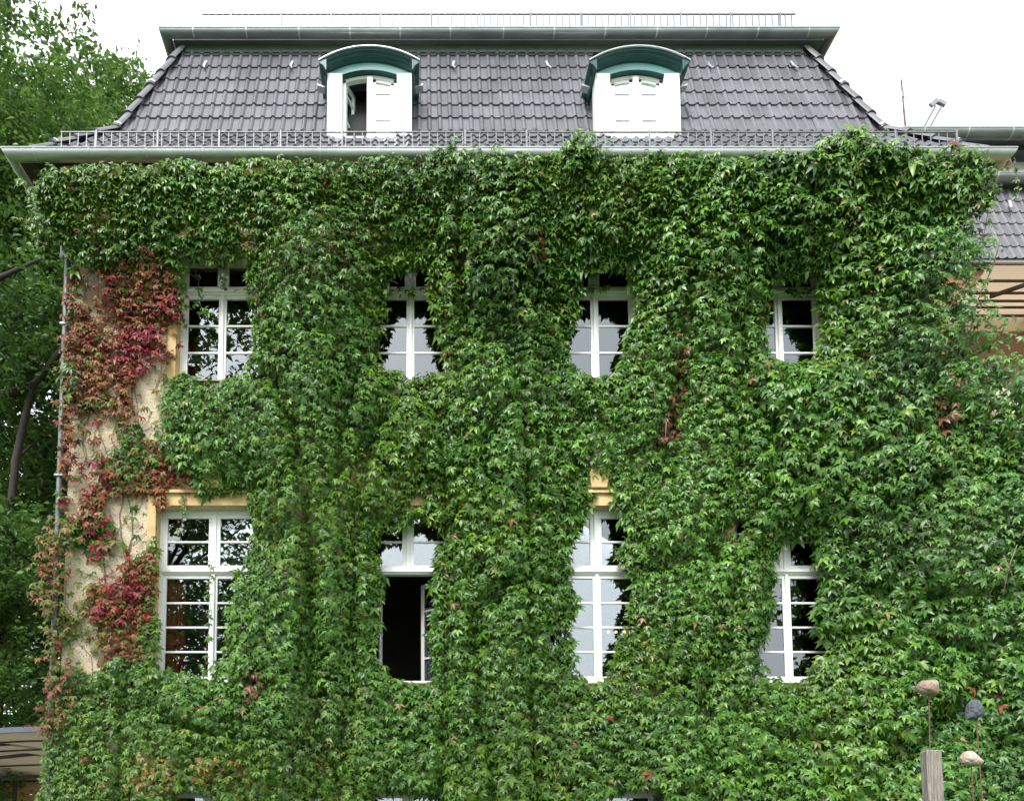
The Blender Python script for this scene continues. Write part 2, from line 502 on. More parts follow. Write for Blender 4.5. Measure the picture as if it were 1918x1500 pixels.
# ---- windows
def pane_mesh(w, h):
    return MB().box(0, w, -.003, .003, 0, h).mesh("pane")
def window(c, w, z0, z1, ztr, ubars, lbars, opened=(0, 0), surround=True, lintel=0):
    x0, x1 = c - w / 2, c + w / 2
    fw, y0, y1 = .05, REC, REC + .09
    f = HM()
    f.box(x0, x0 + fw, y0, y1, z0, z1).box(x1 - fw, x1, y0, y1, z0, z1)
    f.box(x0 + fw, x1 - fw, y0, y1, z0, z0 + .05).box(x0 + fw, x1 - fw, y0, y1, z1 - fw, z1)
    two = opened == (0, 0)
    f.box(x0 + fw, x1 - fw, y0 - .012, y1, ztr - .035, ztr + .035)
    f.box(x0 + fw, x1 - fw, y0 - .04, y0 - .012, ztr - .012, ztr + .03)
    f.box(c - .026, c + .026, y0 - .006, y1, ztr + .035, z1 - fw)
    win = f.part("window", M["white"], bevel=.004)
    def sash(xa, xb, za, zb, bars, ang=0.0, hinge='l', ya=None):
        ya = y0 + .012 if ya is None else ya
        st = .052; wd, ht = xb - xa, zb - za
        sx = 1 if hinge == 'l' else -1
        ox = xa if hinge == 'l' else xb
        s = MB()
        q = lambda a, b, e, d, yy=(0, .045): s.box(min(sx * a, sx * b), max(sx * a, sx * b), yy[0], yy[1], e, d)
        q(0, st, 0, ht); q(wd - st, wd, 0, ht); q(st, wd - st, 0, st * 1.15); q(st, wd - st, ht - st, ht)
        inner = (st * 1.15, ht - st); hh = (inner[1] - inner[0]) / (bars + 1)
        for k in range(bars): q(st, wd - st, inner[0] + hh * (k + 1) - .013, inner[0] + hh * (k + 1) + .013, (.004, .036))
        o = sub(s.build("sash", M["white"], bevel=.003, loc=(ox, ya, za), rot=(0, 0, ang)), win)
        for k in range(bars + 1):
            a, b = inner[0] + hh * k + (.013 if k else 0), inner[0] + hh * (k + 1) - (.013 if k < bars else 0)
            p = MB().box(min(sx * st, sx * (wd - st)), max(sx * st, sx * (wd - st)), .018, .024, a, b)
            tilt = random.uniform(-.003, .003)
            sub(p.build("pane", M["glass"], loc=(ox, ya, za), rot=(0, 0, ang + (tilt if not ang else 0))), win)
        return o
    sash(x0 + fw, c - .026, ztr + .035, z1 - fw, ubars, 0, 'l')
    sash(c + .026, x1 - fw, ztr + .035, z1 - fw, ubars, 0, 'r')
    sash(x0 + fw, c - .001, z0 + .05, ztr - .035, lbars, opened[0], 'l')
    sash(c + .001, x1 - fw, z0 + .05, ztr - .035, lbars, -opened[1], 'r')
    if two:     # the cover strip where the two casements meet, and the catch
        sub(MB().box(c - .022, c + .022, y0 - .018, y0 + .012, z0 + .05, ztr - .035).build("meeting_strip", M["white"], bevel=.006), win)
    sub(MB().box(x0 - .03, x1 + .03, -.04, y0, z0 - .03, z0 - .004).build("sill", M["sill"], bevel=.004), win)
    if surround:
        s = MB(); b = .11
        s.box(x0 - b, x0, -.03, 0.002, z0, z1).box(x1, x1 + b, -.03, 0.002, z0, z1)
        s.box(x0 - b, x1 + b, -.03, 0.002, z1, z1 + .16)
        s.box(x0 - b - .02, x1 + b + .02, -.07, 0.002, z1 + .16, z1 + .20)
        # inner lining of the opening
        s.box(x0 + .001, x0 + .006, 0.003, y0, z0, z1).box(x1 - .006, x1 - .001, .003, y0, z0, z1)
        sub(s.build("surround", M["ochre"]), win)
        if lintel:
            s = MB().box(x0 - b, x1 + b, -.028, .002, z1 + .202, z1 + .44)
            sub(s.build("lintel", M["ochre"]), win)
            kz = z1 + .21
            s = MB().add([(c - .11, -.028, kz), (c + .11, -.028, kz), (c + .15, -.028, kz + .26), (c - .15, -.028, kz + .26),
                          (c - .10, -.10, kz), (c + .10, -.10, kz), (c + .14, -.12, kz + .26), (c - .14, -.12, kz + .26)],
                         [(0, 1, 2, 3), (4, 7, 6, 5), (0, 4, 5, 1), (1, 5, 6, 2), (2, 6, 7, 3), (3, 7, 4, 0)])
            sub(s.build("keystone", M["ochre"], bevel=.01), win)
    return win
def hp_sub_fix(win):     # children were built in world coordinates under a part whose own origin is the world origin
    pass
for i, (c, w) in enumerate(UP): window(c, w, *UZ, 8.93, 0, 2)
for i, (c, w) in enumerate(LO): window(c, w, *LZ, 4.985, 1, 3, opened=(math.radians(62), math.radians(42)) if i == 1 else (0, 0), lintel=1)
for i, (c, w) in enumerate(LO): window(c, w, *GZ, 1.65, 0, 1, surround=True)

# ---- cornice under the eaves
prof = [(y, z + .09) for y, z in [(0.002, 9.52), (-.05, 9.52), (-.05, 9.66), (-.09, 9.70), (-.13, 9.70), (-.13, 9.80), (-.20, 9.86), (-.30, 9.90), (-.34, 9.90), (-.34, 9.965), (-.50, 9.985), (-.50, 10.12), (0.002, 10.12)]]
HM().prism(prof, WL - .0, WR + .0).part("cornice", M["ochre"])
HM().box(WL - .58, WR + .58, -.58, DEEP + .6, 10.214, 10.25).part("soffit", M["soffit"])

# ---- roof
EY, EZ, KY, KZ, TY, TZ = -.60, 10.27, .30, 11.43, 1.00, 13.47
half = lambda y: (WR - WL) / 2 + .02 + (-y)      # half width of the roof at depth y (45 degree hips); WL..WR at y = 0
HBASE = -3.49 - CX + 1.0
def hx(y, side):     # hip x at depth y : straight lines through measured corners
    return CX + side * (4.76 + (1.0 - y))
TYB = DEEP - 1.0
rf = HM()
def ring(y, z):
    e = 4.76 + (1.0 - y)
    return [(CX - e, y, z), (CX + e, y, z), (CX + e, DEEP - y, z), (CX - e, DEEP - y, z)]
R = ring(EY, EZ - .03) + ring(KY, KZ - .03) + ring(TY, TZ)
fs = []
for k in (0, 4):
    for i in range(4): fs.append((k + i, k + (i + 1) % 4, k + 4 + (i + 1) % 4, k + 4 + i))
fs.append((8, 9, 10, 11))
rf.add(R, fs)
roof = rf.part("roof", M["underlay"])

def tile_mesh(name, w=.30, L=.365, rise=.026, th=.019):
    prof = []
    for k in range(2):
        o = -w / 2 + k * w / 2
        h = w / 2
        prof += [(o + h * a, b) for a, b in ((0, .0), (.05, .0), (.13, .45), (.21, .88), (.29, 1.0), (.37, .88), (.45, .45), (.53, .0))]
    prof.append((w / 2, 0))
    n = len(prof); V = []; F = []
    for yy, zz in ((0, th + .012), (L, 0.012)):
        V += [(x, yy, z * rise + zz) for x, z in prof]
    V += [(x, 0.0, z * rise - .004) for x, z in prof]
    for i in range(n - 1):
        F.append((i, i + 1, n + i + 1, n + i))
        F.append((2 * n + i, 2 * n + i + 1, i + 1, i))
    m = MB().add(V, F).mesh(name, fix=False)
    m.polygons.foreach_set("use_smooth", [True] * len(m.polygons))
    m.set_sharp_from_angle(angle=math.radians(33))
    m.materials.append(M["tile"])
    return m
TILE = tile_mesh("tile")
def slope_matrix(y, z, ang):     # local x along the eaves, y up the slope, z out of it
    return Matrix(((1, 0, 0), (0, math.cos(ang), -math.sin(ang)), (0, math.sin(ang), math.cos(ang)))).to_4x4()
def clip_mesh(me, co, no):
    m2 = me.copy(); bm = bmesh.new(); bm.from_mesh(m2)
    bmesh.ops.bisect_plane(bm, geom=bm.verts[:] + bm.edges[:] + bm.faces[:], plane_co=co, plane_no=no, clear_outer=True)
    ok = len(bm.faces) > 0
    bm.to_mesh(m2); bm.free()
    return m2 if ok else None
DORM = [(un(692, 170, .1)[0], True), (un(1195, 170, .1)[0], False)]
DHW = .595
tri = Matrix.Identity(4)
def lay(y0, z0, y1, z1, courses, start, single, parent, x_range, hipfun, c=.3, skip=()):
    ang = math.atan2(z1 - z0, y1 - y0)
    ln = math.hypot(z1 - z0, y1 - y0); st = ln / courses
    leftovers = MB()
    for k in range(start, math.ceil(courses)):
        u = k * st
        yy, zz = y0 + math.cos(ang) * u, z0 + math.sin(ang) * u
        xl, xr = hipfun(yy, -1), hipfun(yy, 1)
        n = int((x_range[1] - x_range[0]) / c) + 2
        for i in range(n):
            x = x_range[0] + i * c
            if x + .15 < xl - .02 or x - .15 > xr + .02: continue
            if any(abs(x - dx) < DHW - .17 for dx, _ in skip) : continue
            R3 = slope_matrix(0, 0, ang)
            jit = random.uniform(-.004, .004)
            mw = Matrix.Translation((x, yy - .0, zz)) @ R3 @ Matrix.Rotation(random.uniform(-.010, .010), 4, 'Z') @ Matrix.Rotation(random.uniform(-.008, .008), 4, 'Y') @ Matrix.Translation((0, jit, random.uniform(0, .004)))
            me = TILE
            for side in (-1, 1):
                if (side < 0 and x - .16 < hipfun(yy + math.cos(ang) * .38, -1)) or (side > 0 and x + .16 > hipfun(yy + math.cos(ang) * .38, 1)):
                    inv = mw.inverted()
                    hb = Vector((hipfun(yy, side), yy, zz))
                    no = Vector((side, side * 0 + 1 * 1.0, 0))    # the 45 degree hip plane in plan
                    no = Vector((side, 1.0, 0)).normalized()
                    me = clip_mesh(me, inv @ hb, (inv.to_3x3() @ no))
                    if me is None: break
            if me is None: continue
            if single:
                o = link("tile", me, None, parent); o.matrix_local = mw
            else:
                leftovers.add([tuple(mw @ v.co) for v in me.vertices], [tuple(p.vertices) for p in me.polygons])
    if not single and leftovers.f:
        me = leftovers.mesh("eaves_tiles", fix=False)
        o = link("eaves_tiles", me, M["tile"], parent); o["kind"] = "stuff"
XR = (CX - 6.45, CX + 6.45)
lay(KY, KZ, TY, TZ, 6.65, 0, True, roof, XR, hx, skip=DORM)
lay(EY, EZ, KY, KZ, 4.3, 3, True, roof, XR, hx, skip=DORM)
lay(EY, EZ, KY, KZ - .0, 4.3, 0, False, roof, XR, hx, skip=DORM) if False else None
# the three courses hidden behind the gutter: one mesh
def lay_hidden():
    ang = math.atan2(KZ - EZ, KY - EY); ln = math.hypot(KZ - EZ, KY - EY); st = ln / 4.3
    L = MB(); R3 = slope_matrix(0, 0, ang)
    for k in range(3):
        yy, zz = EY + math.cos(ang) * k * st, EZ + math.sin(ang) * k * st
        x = XR[0]
        while x < XR[1]:
            if x - .15 > hx(yy, -1) and x + .15 < hx(yy, 1):
                mw = Matrix.Translation((x, yy, zz)) @ R3
                L.add([tuple(mw @ v.co) for v in TILE.vertices], [tuple(p.vertices) for p in TILE.polygons])
            x += .3
    me = L.mesh("eaves_tiles", fix=False)
    o = link("eaves_tiles", me, M["tile"], roof); o["kind"] = "stuff"
lay_hidden()

# hip caps
def hip_caps(side, pts, parent, step=.36):
    n_done = 0
    for (a, b) in zip(pts, pts[1:]):
        a, b = Vector(a), Vector(b); d = b - a; L = d.length; n = max(1, round(L / step)); d.normalize()
        out = Vector((side, -1, .25)).normalized()
        r = d.cross(out).normalized(); u = r.cross(d).normalized()
        if u.dot(out) < 0: u = -u
        for k in range(n):
            s0 = a + d * (L * k / n - .03); s1 = a + d * (L * (k + 1) / n + .02)
            m = MB(); q = []
            for p, rad, lift in ((s0, .128, .026), (s1, .112, .008)):
                q.append([p + r * rad * math.cos(t) + u * (rad * .62 * math.sin(t) + lift - .02) for t in [math.pi * i / 8 for i in range(9)]])
            V = q[0] + q[1] + [p * 1.0 - u * .022 for p in q[0]]
            F = [(i, i + 1, 9 + i + 1, 9 + i) for i in range(8)] + [(18 + i, 18 + i + 1, i + 1, i) for i in range(8)]
            o = m.add(V, F).build("hip_tile", M["tile"], parent, smooth=False)
            autosmooth(o, 50)
            n_done += 1
            if n_done % 3 == 2:      # the bright storm clip at every third cap
                cm = MB(); p0 = s0 + d * .03
                q = [p0 + r * .134 * math.cos(t) + u * (.134 * .62 * math.sin(t) + .014) for t in [math.pi * i / 8 for i in range(9)]]
                q2 = [p + d * .03 for p in q]
                cm.add(q + q2, [(i, i + 1, 10 + i, 9 + i) for i in range(8)]).build("hip_clip", M["zinclight"], parent)
for side in (-1, 1):
    P = lambda y, z: (hx(y, side), y, z)
    hip_caps(side, [P(EY + .10, EZ + .10), P(KY, KZ + .03), P(TY - .02, TZ - .02)], roof)

# safety hooks on the tiles
ang = math.atan2(TZ - KZ, TY - KY)
for px in (383, 545, 848, 1026, 1327, 1485):
    uu = .74
    y, z = KY + (TY - KY) * uu, KZ + (TZ - KZ) * uu
    x = un(px, 140, y)[0]
    sx = .02 if px > 900 else -.02
    m = MB().bar((x, y - .05, z + .02), (x - sx, y + .01, z + .16), .035, .012, (0, -1, .3))
    m.bar((x, y - .055, z + .02), (x + .03, y - .10, z - .06), .022, .012, (0, -1, .3))
    m.build("roof_hook", M["zinclight"], roof)

# ---- gutters
def gutter_run(pts, r, name, parent_part=None, seam=.73, seam_off=.35):
    """half-round gutter along a polyline in plan; pts = corners of the outer rim (x,y), z rim; the trough hangs inwards"""
    pass
def half_round(r, n=12):
    return [(-r * math.cos(math.pi * i / n), -r * math.sin(math.pi * i / n)) for i in range(n + 1)]
def eaves_gutter(e_rim, z, r, name, yback, seam, seam0, zm):
    """rim lies on a rectangle: front y = e_rim[1]; left/right x = e_rim[0], e_rim[2]"""
    xl, yf, xr = e_rim
    g = HM(); pr = half_round(r)
    prin = [(u + .0, v) for u, v in pr]
    # frames: u axis points from outer rim inwards, v up; origin at trough centre
    k = math.sqrt(2)
    front_l = ((xl + r, yf + r, z), (1, 1, 0), (0, 0, 1))
    front_r = ((xr - r, yf + r, z), (-1, 1, 0), (0, 0, 1))
    back_l = ((xl + r, yback, z), (1, 0, 0), (0, 0, 1))
    back_r = ((xr - r, yback, z), (-1, 0, 0), (0, 0, 1))
    g.sweep(prin, [back_l, front_l, front_r, back_r])
    inner = [(u * .94, v * .94) for u, v in pr]
    g.sweep(inner, [back_l, front_l, front_r, back_r])
    part = g.part(name, zm); autosmooth(part, 50)
    rim = MB().tube([(xl, yback, z), (xl, yf, z)], .009, 6).tube([(xl, yf, z + .0), (xr, yf, z)], .0105, 6).tube([(xr, yf, z), (xr, yback, z)], .009, 6)
    sub(rim.build("rim_bead", M["zinclight"]), part)
    x = xl + seam0
    while x < xr - .25:
        s = MB(); pp = [(u * 1.02, v * 1.02) for u, v in pr]
        s.sweep(pp, [((x, yf + r, z), (0, 1, 0), (0, 0, 1)), ((x + .022, yf + r, z), (0, 1, 0), (0, 0, 1))])
        o = sub(s.build("joint", M["zinclight"]), part)
        x += seam * random.uniform(.96, 1.04)
    for y in np.arange(yf + .8, yback - .3, .8):
        for sx, xc in ((1, xl + r), (-1, xr - r)):
            s = MB(); pp = [(u * 1.02, v * 1.02) for u, v in pr]
            s.sweep(pp, [((xc, y, z), (sx, 0, 0), (0, 0, 1)), ((xc, y + .022, z), (sx, 0, 0), (0, 0, 1))])
            sub(s.build("joint", M["zinclight"]), part)
    return part
GR = .097
gl = eaves_gutter((-5.27, -.70, 7.80), 10.285, GR, "gutter", DEEP + .5, .735, .40, M["zincbright"])
# sheet that leads the tiles into the gutter
HM().box(-5.27 + .2, 7.8 - .2, -.60, -.583, 10.19, 10.30).part("eaves_sheet", M["zincfascia"])
UGY, UGZ, UGX0, UGX1 = .70, 13.52, -3.785, 6.43
eaves_gutter((UGX0, UGY, UGX1), UGZ, .078, "gutter", DEEP - .7, .78, .50, M["zinc"])
# fascia and soffit below the upper gutter, flat roof above
HM().box(UGX0 + .17, UGX1 - .17, UGY + .17, DEEP - .9, 13.475, 13.56).part("upper_soffit", M["zincfascia"])
HM().box(-3.46, 6.0, TY - .075, TY + .06, 13.355, 13.474).part("fascia", M["zincfascia"])
HM().box(-3.44, 5.98, TY - .095, TY - .0755, 13.335, 13.37).part("fascia_lip", M["zincfascia"], bevel=.004)
HM().box(UGX0 + .22, UGX1 - .22, UGY + .22, DEEP - .9, 13.561, 13.60).part("flat_roof", M["underlay"])

# ---- snow guards
def snow_guard(x0, x1, y, zb, zt, step, posts, parent_name="snow_guard", w=.005, rail=.010):
    r = HM(); r.bar((x0, y, zt), (x1, y, zt), .02, rail); r.bar((x0, y, zb), (x1, y, zb), .02, rail)
    part = r.part(parent_name, M["galv"])
    pk = MB(); x = x0 + .02
    while x < x1:
        pk.box(x - w, x + w, y - .004, y + .004, zb, zt); x += step
    o = sub(pk.build("pickets", M["galv"]), part); o["kind"] = "stuff"
    x = x0 + posts * .6
    while x < x1:
        m = MB().box(x - .012, x + .012, y - .03, y - .012, zb - .1, zt + .01).box(x - .012, x + .012, y - .012, y + .18, zb - .012, zb)
        sub(m.build("bracket", M["galv"], bevel=.003), part); x += posts
    return part
sgz = un(959, 248, -.40)[1]
snow_guard(un(113, 248, -.40)[0], un(1790, 248, -.40)[0], -.40, sgz - .24, sgz, .111, .815)
ugz = un(959, 27, 1.45)[1]
snow_guard(un(378, 27, 1.45)[0], un(1490, 27, 1.45)[0], 1.45, ugz - .3, ugz, .105, .8, w=.0115, rail=.02)

# ---- dormers
def dormer(xc, opened):
    yf = -.05; zb = 10.85; back = .18
    zc = un(692, 113, -.02)[1]; zt = un(692, 86, -.02)[1]      # corner and crown of the arched hood
    hw = .70
    rise = zt - zc; Rr = (hw * hw + rise * rise) / (2 * rise); z0 = zt - Rr
    amax = math.asin(hw / Rr)
    A = [(-amax + 2 * amax * i / 20) for i in range(21)]
    # hood: thin zinc sheet running back into the roof
    m = HM(); ybk = 1.35
    pass
    path = [((xc, 0, z0), (0, 1, 0), (math.sin(a), 0, math.cos(a))) for a in A]
    n = len(prof)
    k0 = len(m.v)
    for a in A:
        for dr, y in ((0, -.205), (0, ybk), (-.010, ybk), (-.010, -.205)): m.v.append((xc + (Rr + .010 + dr) * math.sin(a), y, z0 + (Rr + .010 + dr) * math.cos(a)))
    for i in range(20):
        for j in range(4):
            p, q = k0 + i * 4 + j, k0 + i * 4 + (j + 1) % 4
            m.f.append((p, q, q + 4, p + 4))
    m.f += [(k0, k0 + 3, k0 + 2, k0 + 1), tuple(k0 + 80 + j for j in range(4))]
    dm = m.part("dormer", M["zinclight"]); autosmooth(dm, 40)
    # cornice under the hood, moulded
    pf = [(0, -.195), (.016, -.195), (.02, -.183), (.028, -.18), (.038, -.165), (.052, -.14), (.066, -.134), (.078, -.115), (.08, -.10), (.092, -.10), (.094, -.09), (.106, -.09), (.108, -.078), (.116, -.078), (.12, -.048)]
    pf = [(a * .82, -.048 + (b + .048) * .88) for a, b in pf]
    m = MB(); k = len(pf)
    for a in A:
        for dr, y in pf: m.v.append((xc + (Rr - dr) * math.sin(a), y, z0 + (Rr - dr) * math.cos(a)))
    for i in range(20):
        for j in range(k - 1): m.f.append((i * k + j, i * k + j + 1, i * k + k + j + 1, i * k + k + j))
    o = sub(m.build("cornice", M["teal"]), dm); autosmooth(o, 35)
    # cornice returns along the cheeks
    for s in (-1, 1):
        xo = xc + s * Rr * math.sin(amax); zo = z0 + Rr * math.cos(amax)
        xi = xc + s * (DHW + .002)
        dx = abs(xo - xi)
        P = [(xi, zo - .125), (xi + s * .015, zo - .12), (xi + s * .02, zo - .095), (xi + s * .045, zo - .06), (xi + s * (dx - .015), zo - .03), (xo, zo - .02), (xo, zo - .001), (xi, zo + .03)]
        mm = MB().prism(P, -.188, 1.2, axis='y')
        sub(mm.build("cornice_return", M["teal"], bevel=0), dm)
    # opening arch
    ohw = .385
    Ri = Rr - .205; za = lambda x, R_: z0 + math.sqrt(max(R_ * R_ - x * x, 0))
    zsp = za(ohw, Ri)
    # pilasters
    ztop = 0
    for s in (-1, 1):
        a, b = xc + s * ohw, xc + s * DHW
        x0, x1 = min(a, b), max(a, b)
        P = [(a, zb), (b, zb), (b, za(DHW, Rr - .103)), (a, zsp - .0)]
        mm = MB(); mm.v = [(x, yf - .022, z) for x, z in P] + [(x, .115, z) for x, z in P]
        mm.f = [(0, 1, 2, 3), (7, 6, 5, 4), (0, 4, 5, 1), (1, 5, 6, 2), (2, 6, 7, 3), (3, 7, 4, 0)]
        sub(mm.build("pilaster", M["white"], bevel=.006), dm)
    # frieze between pilasters and cornice, with the soffit of the arch
    m = MB(); nx = 24; rows = []
    xsn = [-DHW + 2 * DHW * i / nx for i in range(nx + 1)]
    def low(x): return za(min(abs(x), ohw), Ri) if abs(x) <= ohw else zsp + (za(DHW, Rr - .103) - zsp) * (abs(x) - ohw) / (DHW - ohw) - .004
    for x in xsn: m.v += [(xc + x, yf, low(x)), (xc + x, yf, za(x, Rr - .092)), (xc + x, .11, low(x))]
    for i in range(nx):
        a = i * 3
        m.f.append((a, a + 3, a + 4, a + 1))
    sub(m.build("frieze", M["teallit"]), dm)
    m = MB(); xs2 = [-ohw + 2 * ohw * i / 16 for i in range(17)]
    for x in xs2: m.v += [(xc + x, yf - .001, za(x, Ri) + .001), (xc + x, .10, za(x, Ri) + .001)]
    for i in range(16): m.f.append((2 * i, 2 * i + 2, 2 * i + 3, 2 * i + 1))
    sub(m.build("arch_soffit", M["teal"]), dm)
    # cheeks
    for s in (-1, 1):
        a = xc + s * (DHW - .012); b = xc + s * (DHW - .03)
        mm = MB().box(min(a, b), max(a, b), .121, 1.4, zb, za(DHW, Rr - .03))
        sub(mm.build("cheek", M["zincfascia"]), dm)
        fl = MB().bar((xc + s * (DHW + .05), KY - .18, KZ + .66), (xc + s * (DHW + .16), KY - .19, KZ + .69), .10, .02)
        sub(fl.build("flashing", M["zinclight"]), dm)
    # window: frame following the arch
    y0, y1 = .03, .10; fw = .045; Rf = Ri - .005
    zbw = un(692, 259, .21)[1]
    m = MB()
    for s in (-1, 1):
        a, b = xc + s * ohw, xc + s * (ohw - fw)
        m.box(min(a, b), max(a, b), y0, y1, zbw, za(ohw - .0, Rf))
    m.box(xc - .04, xc + .04, y0 - .02, y1 - .002, zbw, za(.04, Rf - fw * .5))
    k = len(m.v); arc = [-ohw + 2 * ohw * i / 16 for i in range(17)]
    for x in arc:
        m.v += [(xc + x, y0, za(x, Rf)), (xc + x, y0, za(x, Rf - fw)), (xc + x, y1, za(x, Rf - fw)), (xc + x, y1, za(x, Rf))]
    for i in range(16):
        for j in range(4):
            p, q = k + i * 4 + j, k + i * 4 + (j + 1) % 4
            m.f.append((p, q, q + 4, p + 4))
    m.box(xc - ohw, xc + ohw, y0 - .03, y1, zbw - .05, zbw)
    sub(m.build("window_frame", M["white"]), dm)
    for s in (-1, 1):
        # casement local: x from hinge (0) to the middle
        wd = ohw - fw - .04; st = .045
        Rs = Rf - fw
        hx0 = s * (ohw - fw)
        f = MB(); zl = lambda u: za(hx0 - s * u, Rs) - zbw      # height at distance u from the hinge
        def q(u0, u1, a, b, ya=0, yb=.04):
            xx = sorted((-s * u0, -s * u1)); f.box(xx[0], xx[1], ya, yb, a, b)
        q(0, st, 0, zl(0) - .01); q(wd - st, wd, 0, zl(wd - st) - .005); q(st, wd - st, 0, st)
        bz = [.30, .70]
        for b in bz: q(st, wd - st, b - .014, b + .014, .004, .036)
        k = len(f.v); us = [wd * i / 8 for i in range(9)]
        for u in us: f.v += [(-s * u, 0, zl(u)), (-s * u, 0, zl(u) - st), (-s * u, .04, zl(u) - st), (-s * u, .04, zl(u))]
        for i in range(8):
            for j in range(4):
                p, qq = k + i * 4 + j, k + i * 4 + (j + 1) % 4
                f.f.append((p, qq, qq + 4, p + 4))
        ang = 0
        if opened and s < 0: ang = math.radians(68)
        loc = (xc + hx0, y0 + .012, zbw + .002)
        sub(f.build("sash", M["white"], loc=loc, rot=(0, 0, ang)), dm)
        zz = [st] + bz + [None]
        for i in range(3):
            pm = MB(); a = zz[i] + (.014 if i else 0)
            U = [st + (wd - 2 * st) * t / 4 for t in range(5)]
            for u in U:
                b = zz[i + 1] - .014 if zz[i + 1] else zl(u) - st
                pm.v += [(-s * u, .02, a), (-s * u, .02, b)]
            for t in range(4): pm.f.append((2 * t, 2 * t + 2, 2 * t + 3, 2 * t + 1))
            sub(pm.build("pane", M["glass2"], loc=loc, rot=(0, 0, ang)), dm)
        if not (opened and s < 0):      # white blind drawn behind the glass
            bm_ = MB(); U = [wd * t / 8 for t in range(9)]
            for u in U: bm_.v += [(xc + hx0 - s * u, y1 + .03, zbw), (xc + hx0 - s * u, y1 + .03, zbw + zl(u) - .11), (xc + hx0 - s * u, y1 + .036, zbw), (xc + hx0 - s * u, y1 + .036, zbw + zl(u) - .11)]
            for t in range(8):
                a = t * 4
                bm_.f += [(a, a + 4, a + 5, a + 1), (a + 2, a + 3, a + 7, a + 6), (a + 1, a + 5, a + 7, a + 3)]
            sub(bm_.build("blind", M["blind"]), dm)
    # room behind the window
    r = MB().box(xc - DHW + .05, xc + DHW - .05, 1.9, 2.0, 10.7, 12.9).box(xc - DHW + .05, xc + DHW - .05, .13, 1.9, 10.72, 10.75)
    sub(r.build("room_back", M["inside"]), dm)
    return dm
for x, o in DORM: dormer(x, o).location.y += .18

# ---- downpipes
def downpipe(pts, r=.05):
    d = HM().tube(pts, r, 10)
    o = d.part("downpipe", M["zincfascia"]); autosmooth(o, 50)
    for p in pts[2:]:
        pass
    return o
downpipe([(-5.12, .75, 10.2), (-5.12, .75, 9.98), (-5.05, .6, 9.80), (-4.72, -.02, 9.38), (-4.66, -.07, 9.28), (-4.66, -.07, 9.1), (-4.66, -.07, .1)], .036)
xo = un(1668, 300, -.6)[0]
downpipe([(xo, -.6, 10.2), (xo, -.6, 9.95), (xo + .02, -.5, 9.78), (xo + .05, -.2, 9.5), (xo + .05, -.09, 9.4), (xo + .05, -.09, .1)], .06)
for z in (8.3, 6.2, 4.1, 2.2):
    HM().box(-4.71, -4.60, -.12, 0, z, z + .025).part("pipe_clamp", M["zinc"])

# ---- things behind the glass
cu = MB(); zz0, zz1 = 3.5, 5.8
for xa, xb in ((-3.34, -3.06), (-2.80, -2.72), (-1.99, -1.9)):
    n = 24; k = len(cu.v)
    for i in range(n + 1):
        x = xa + (xb - xa) * i / n; y = .30 + .03 * math.sin(i * 1.7) + .01 * math.sin(i * 5.1)
        cu.v += [(x, y, zz0), (x, y + .01, zz1)]
    for i in range(n): cu.f.append((k + 2 * i, k + 2 * i + 2, k + 2 * i + 3, k + 2 * i + 1))
    o = cu.build("curtain", M["curtain"]); cu = MB()
    tag(o, {-3.34: "dark red curtain hanging at the left edge of the lower left window", -2.80: "narrow dark red curtain fold beside the middle post of the lower left window", -1.99: "dark red curtain at the creeper side of the lower left window"}[xa], "curtain", "red curtains in the lower left window")
chx, chz = un(1162, 1183, 2.6)
ch = empty("chandelier", (chx, 2.6, chz + 1.1))
tag(ch, "small warm lit chandelier glimpsed inside the third lower window from the red creeper", "lamp")
MB().tube([(0, 0, 0), (0, 0, -1.15)], .01, 6).tube([(-.22, 0, -1.15), (.22, 0, -1.15)], .012, 6).build("arm", M["black"], ch)
for dx in (-.2, -.07, .07, .2):
    b = bmesh.new(); bmesh.ops.create_uvsphere(b, u_segments=8, v_segments=6, radius=.024)
    me = bpy.data.meshes.new("bulb"); b.to_mesh(me); b.free()
    link("bulb", me, M["lamp"], ch, (dx, 0, -1.1))

# ================================================================ THE NEIGHBOURING WING (right, set back)
wing = empty("side_wing", (11.5, 2.6, 0))
tag(wing, "set back side wing with dark tiled roof and ochre wall, right of the creeper house", "building")
def wp(o): o.parent = wing; o.matrix_parent_inverse = Matrix.Translation((-11.5, -2.6, 0)); return o
WY = 2.6
wz = lambda py, y: un(1880, py, y)[1]
z_g2 = wz(324, WY - .55)                      # lower gutter
z_g1 = wz(238, WY + .1)
zt0, zt1 = wz(487, WY - .1), wz(352, WY + .55)
XA, XB = 8.4, 16.0
wp(MB().box(XA, XB, WY + .02, WY + 6, 0, zt0 - .1).build("wall", M["brick"]))
wr = wp(MB().prism([(WY - .1, zt0 - .03), (WY + .55, zt1 - .02), (WY + 6, zt1), (WY + 6, zt0 - .03)], XA, XB).build("roof", M["underlay"]))
wp(MB().box(XA, XB, WY - .14, WY + .01, zt0 - .07, zt0 - .032).build("eaves_board", M["zincfascia"]))
angw = math.atan2(zt1 - zt0, .65); lnw = math.hypot(zt1 - zt0, .65); nst = 6.4
for k in range(7):
    u = k * lnw / nst
    for i in range(16):
        x = XA + .2 + i * .3
        if x > 12.9: continue
        mw = Matrix.Translation((x, WY - .1 + math.cos(angw) * u, zt0 + math.sin(angw) * u)) @ slope_matrix(0, 0, angw) @ Matrix.Rotation(random.uniform(-.006, .006), 4, 'Z')
        o = link("tile", TILE, None, wr); o.matrix_local = mw
hk = Vector((un(1885, 390, WY + .3)[0], WY + .2, wz(392, WY + .25)))
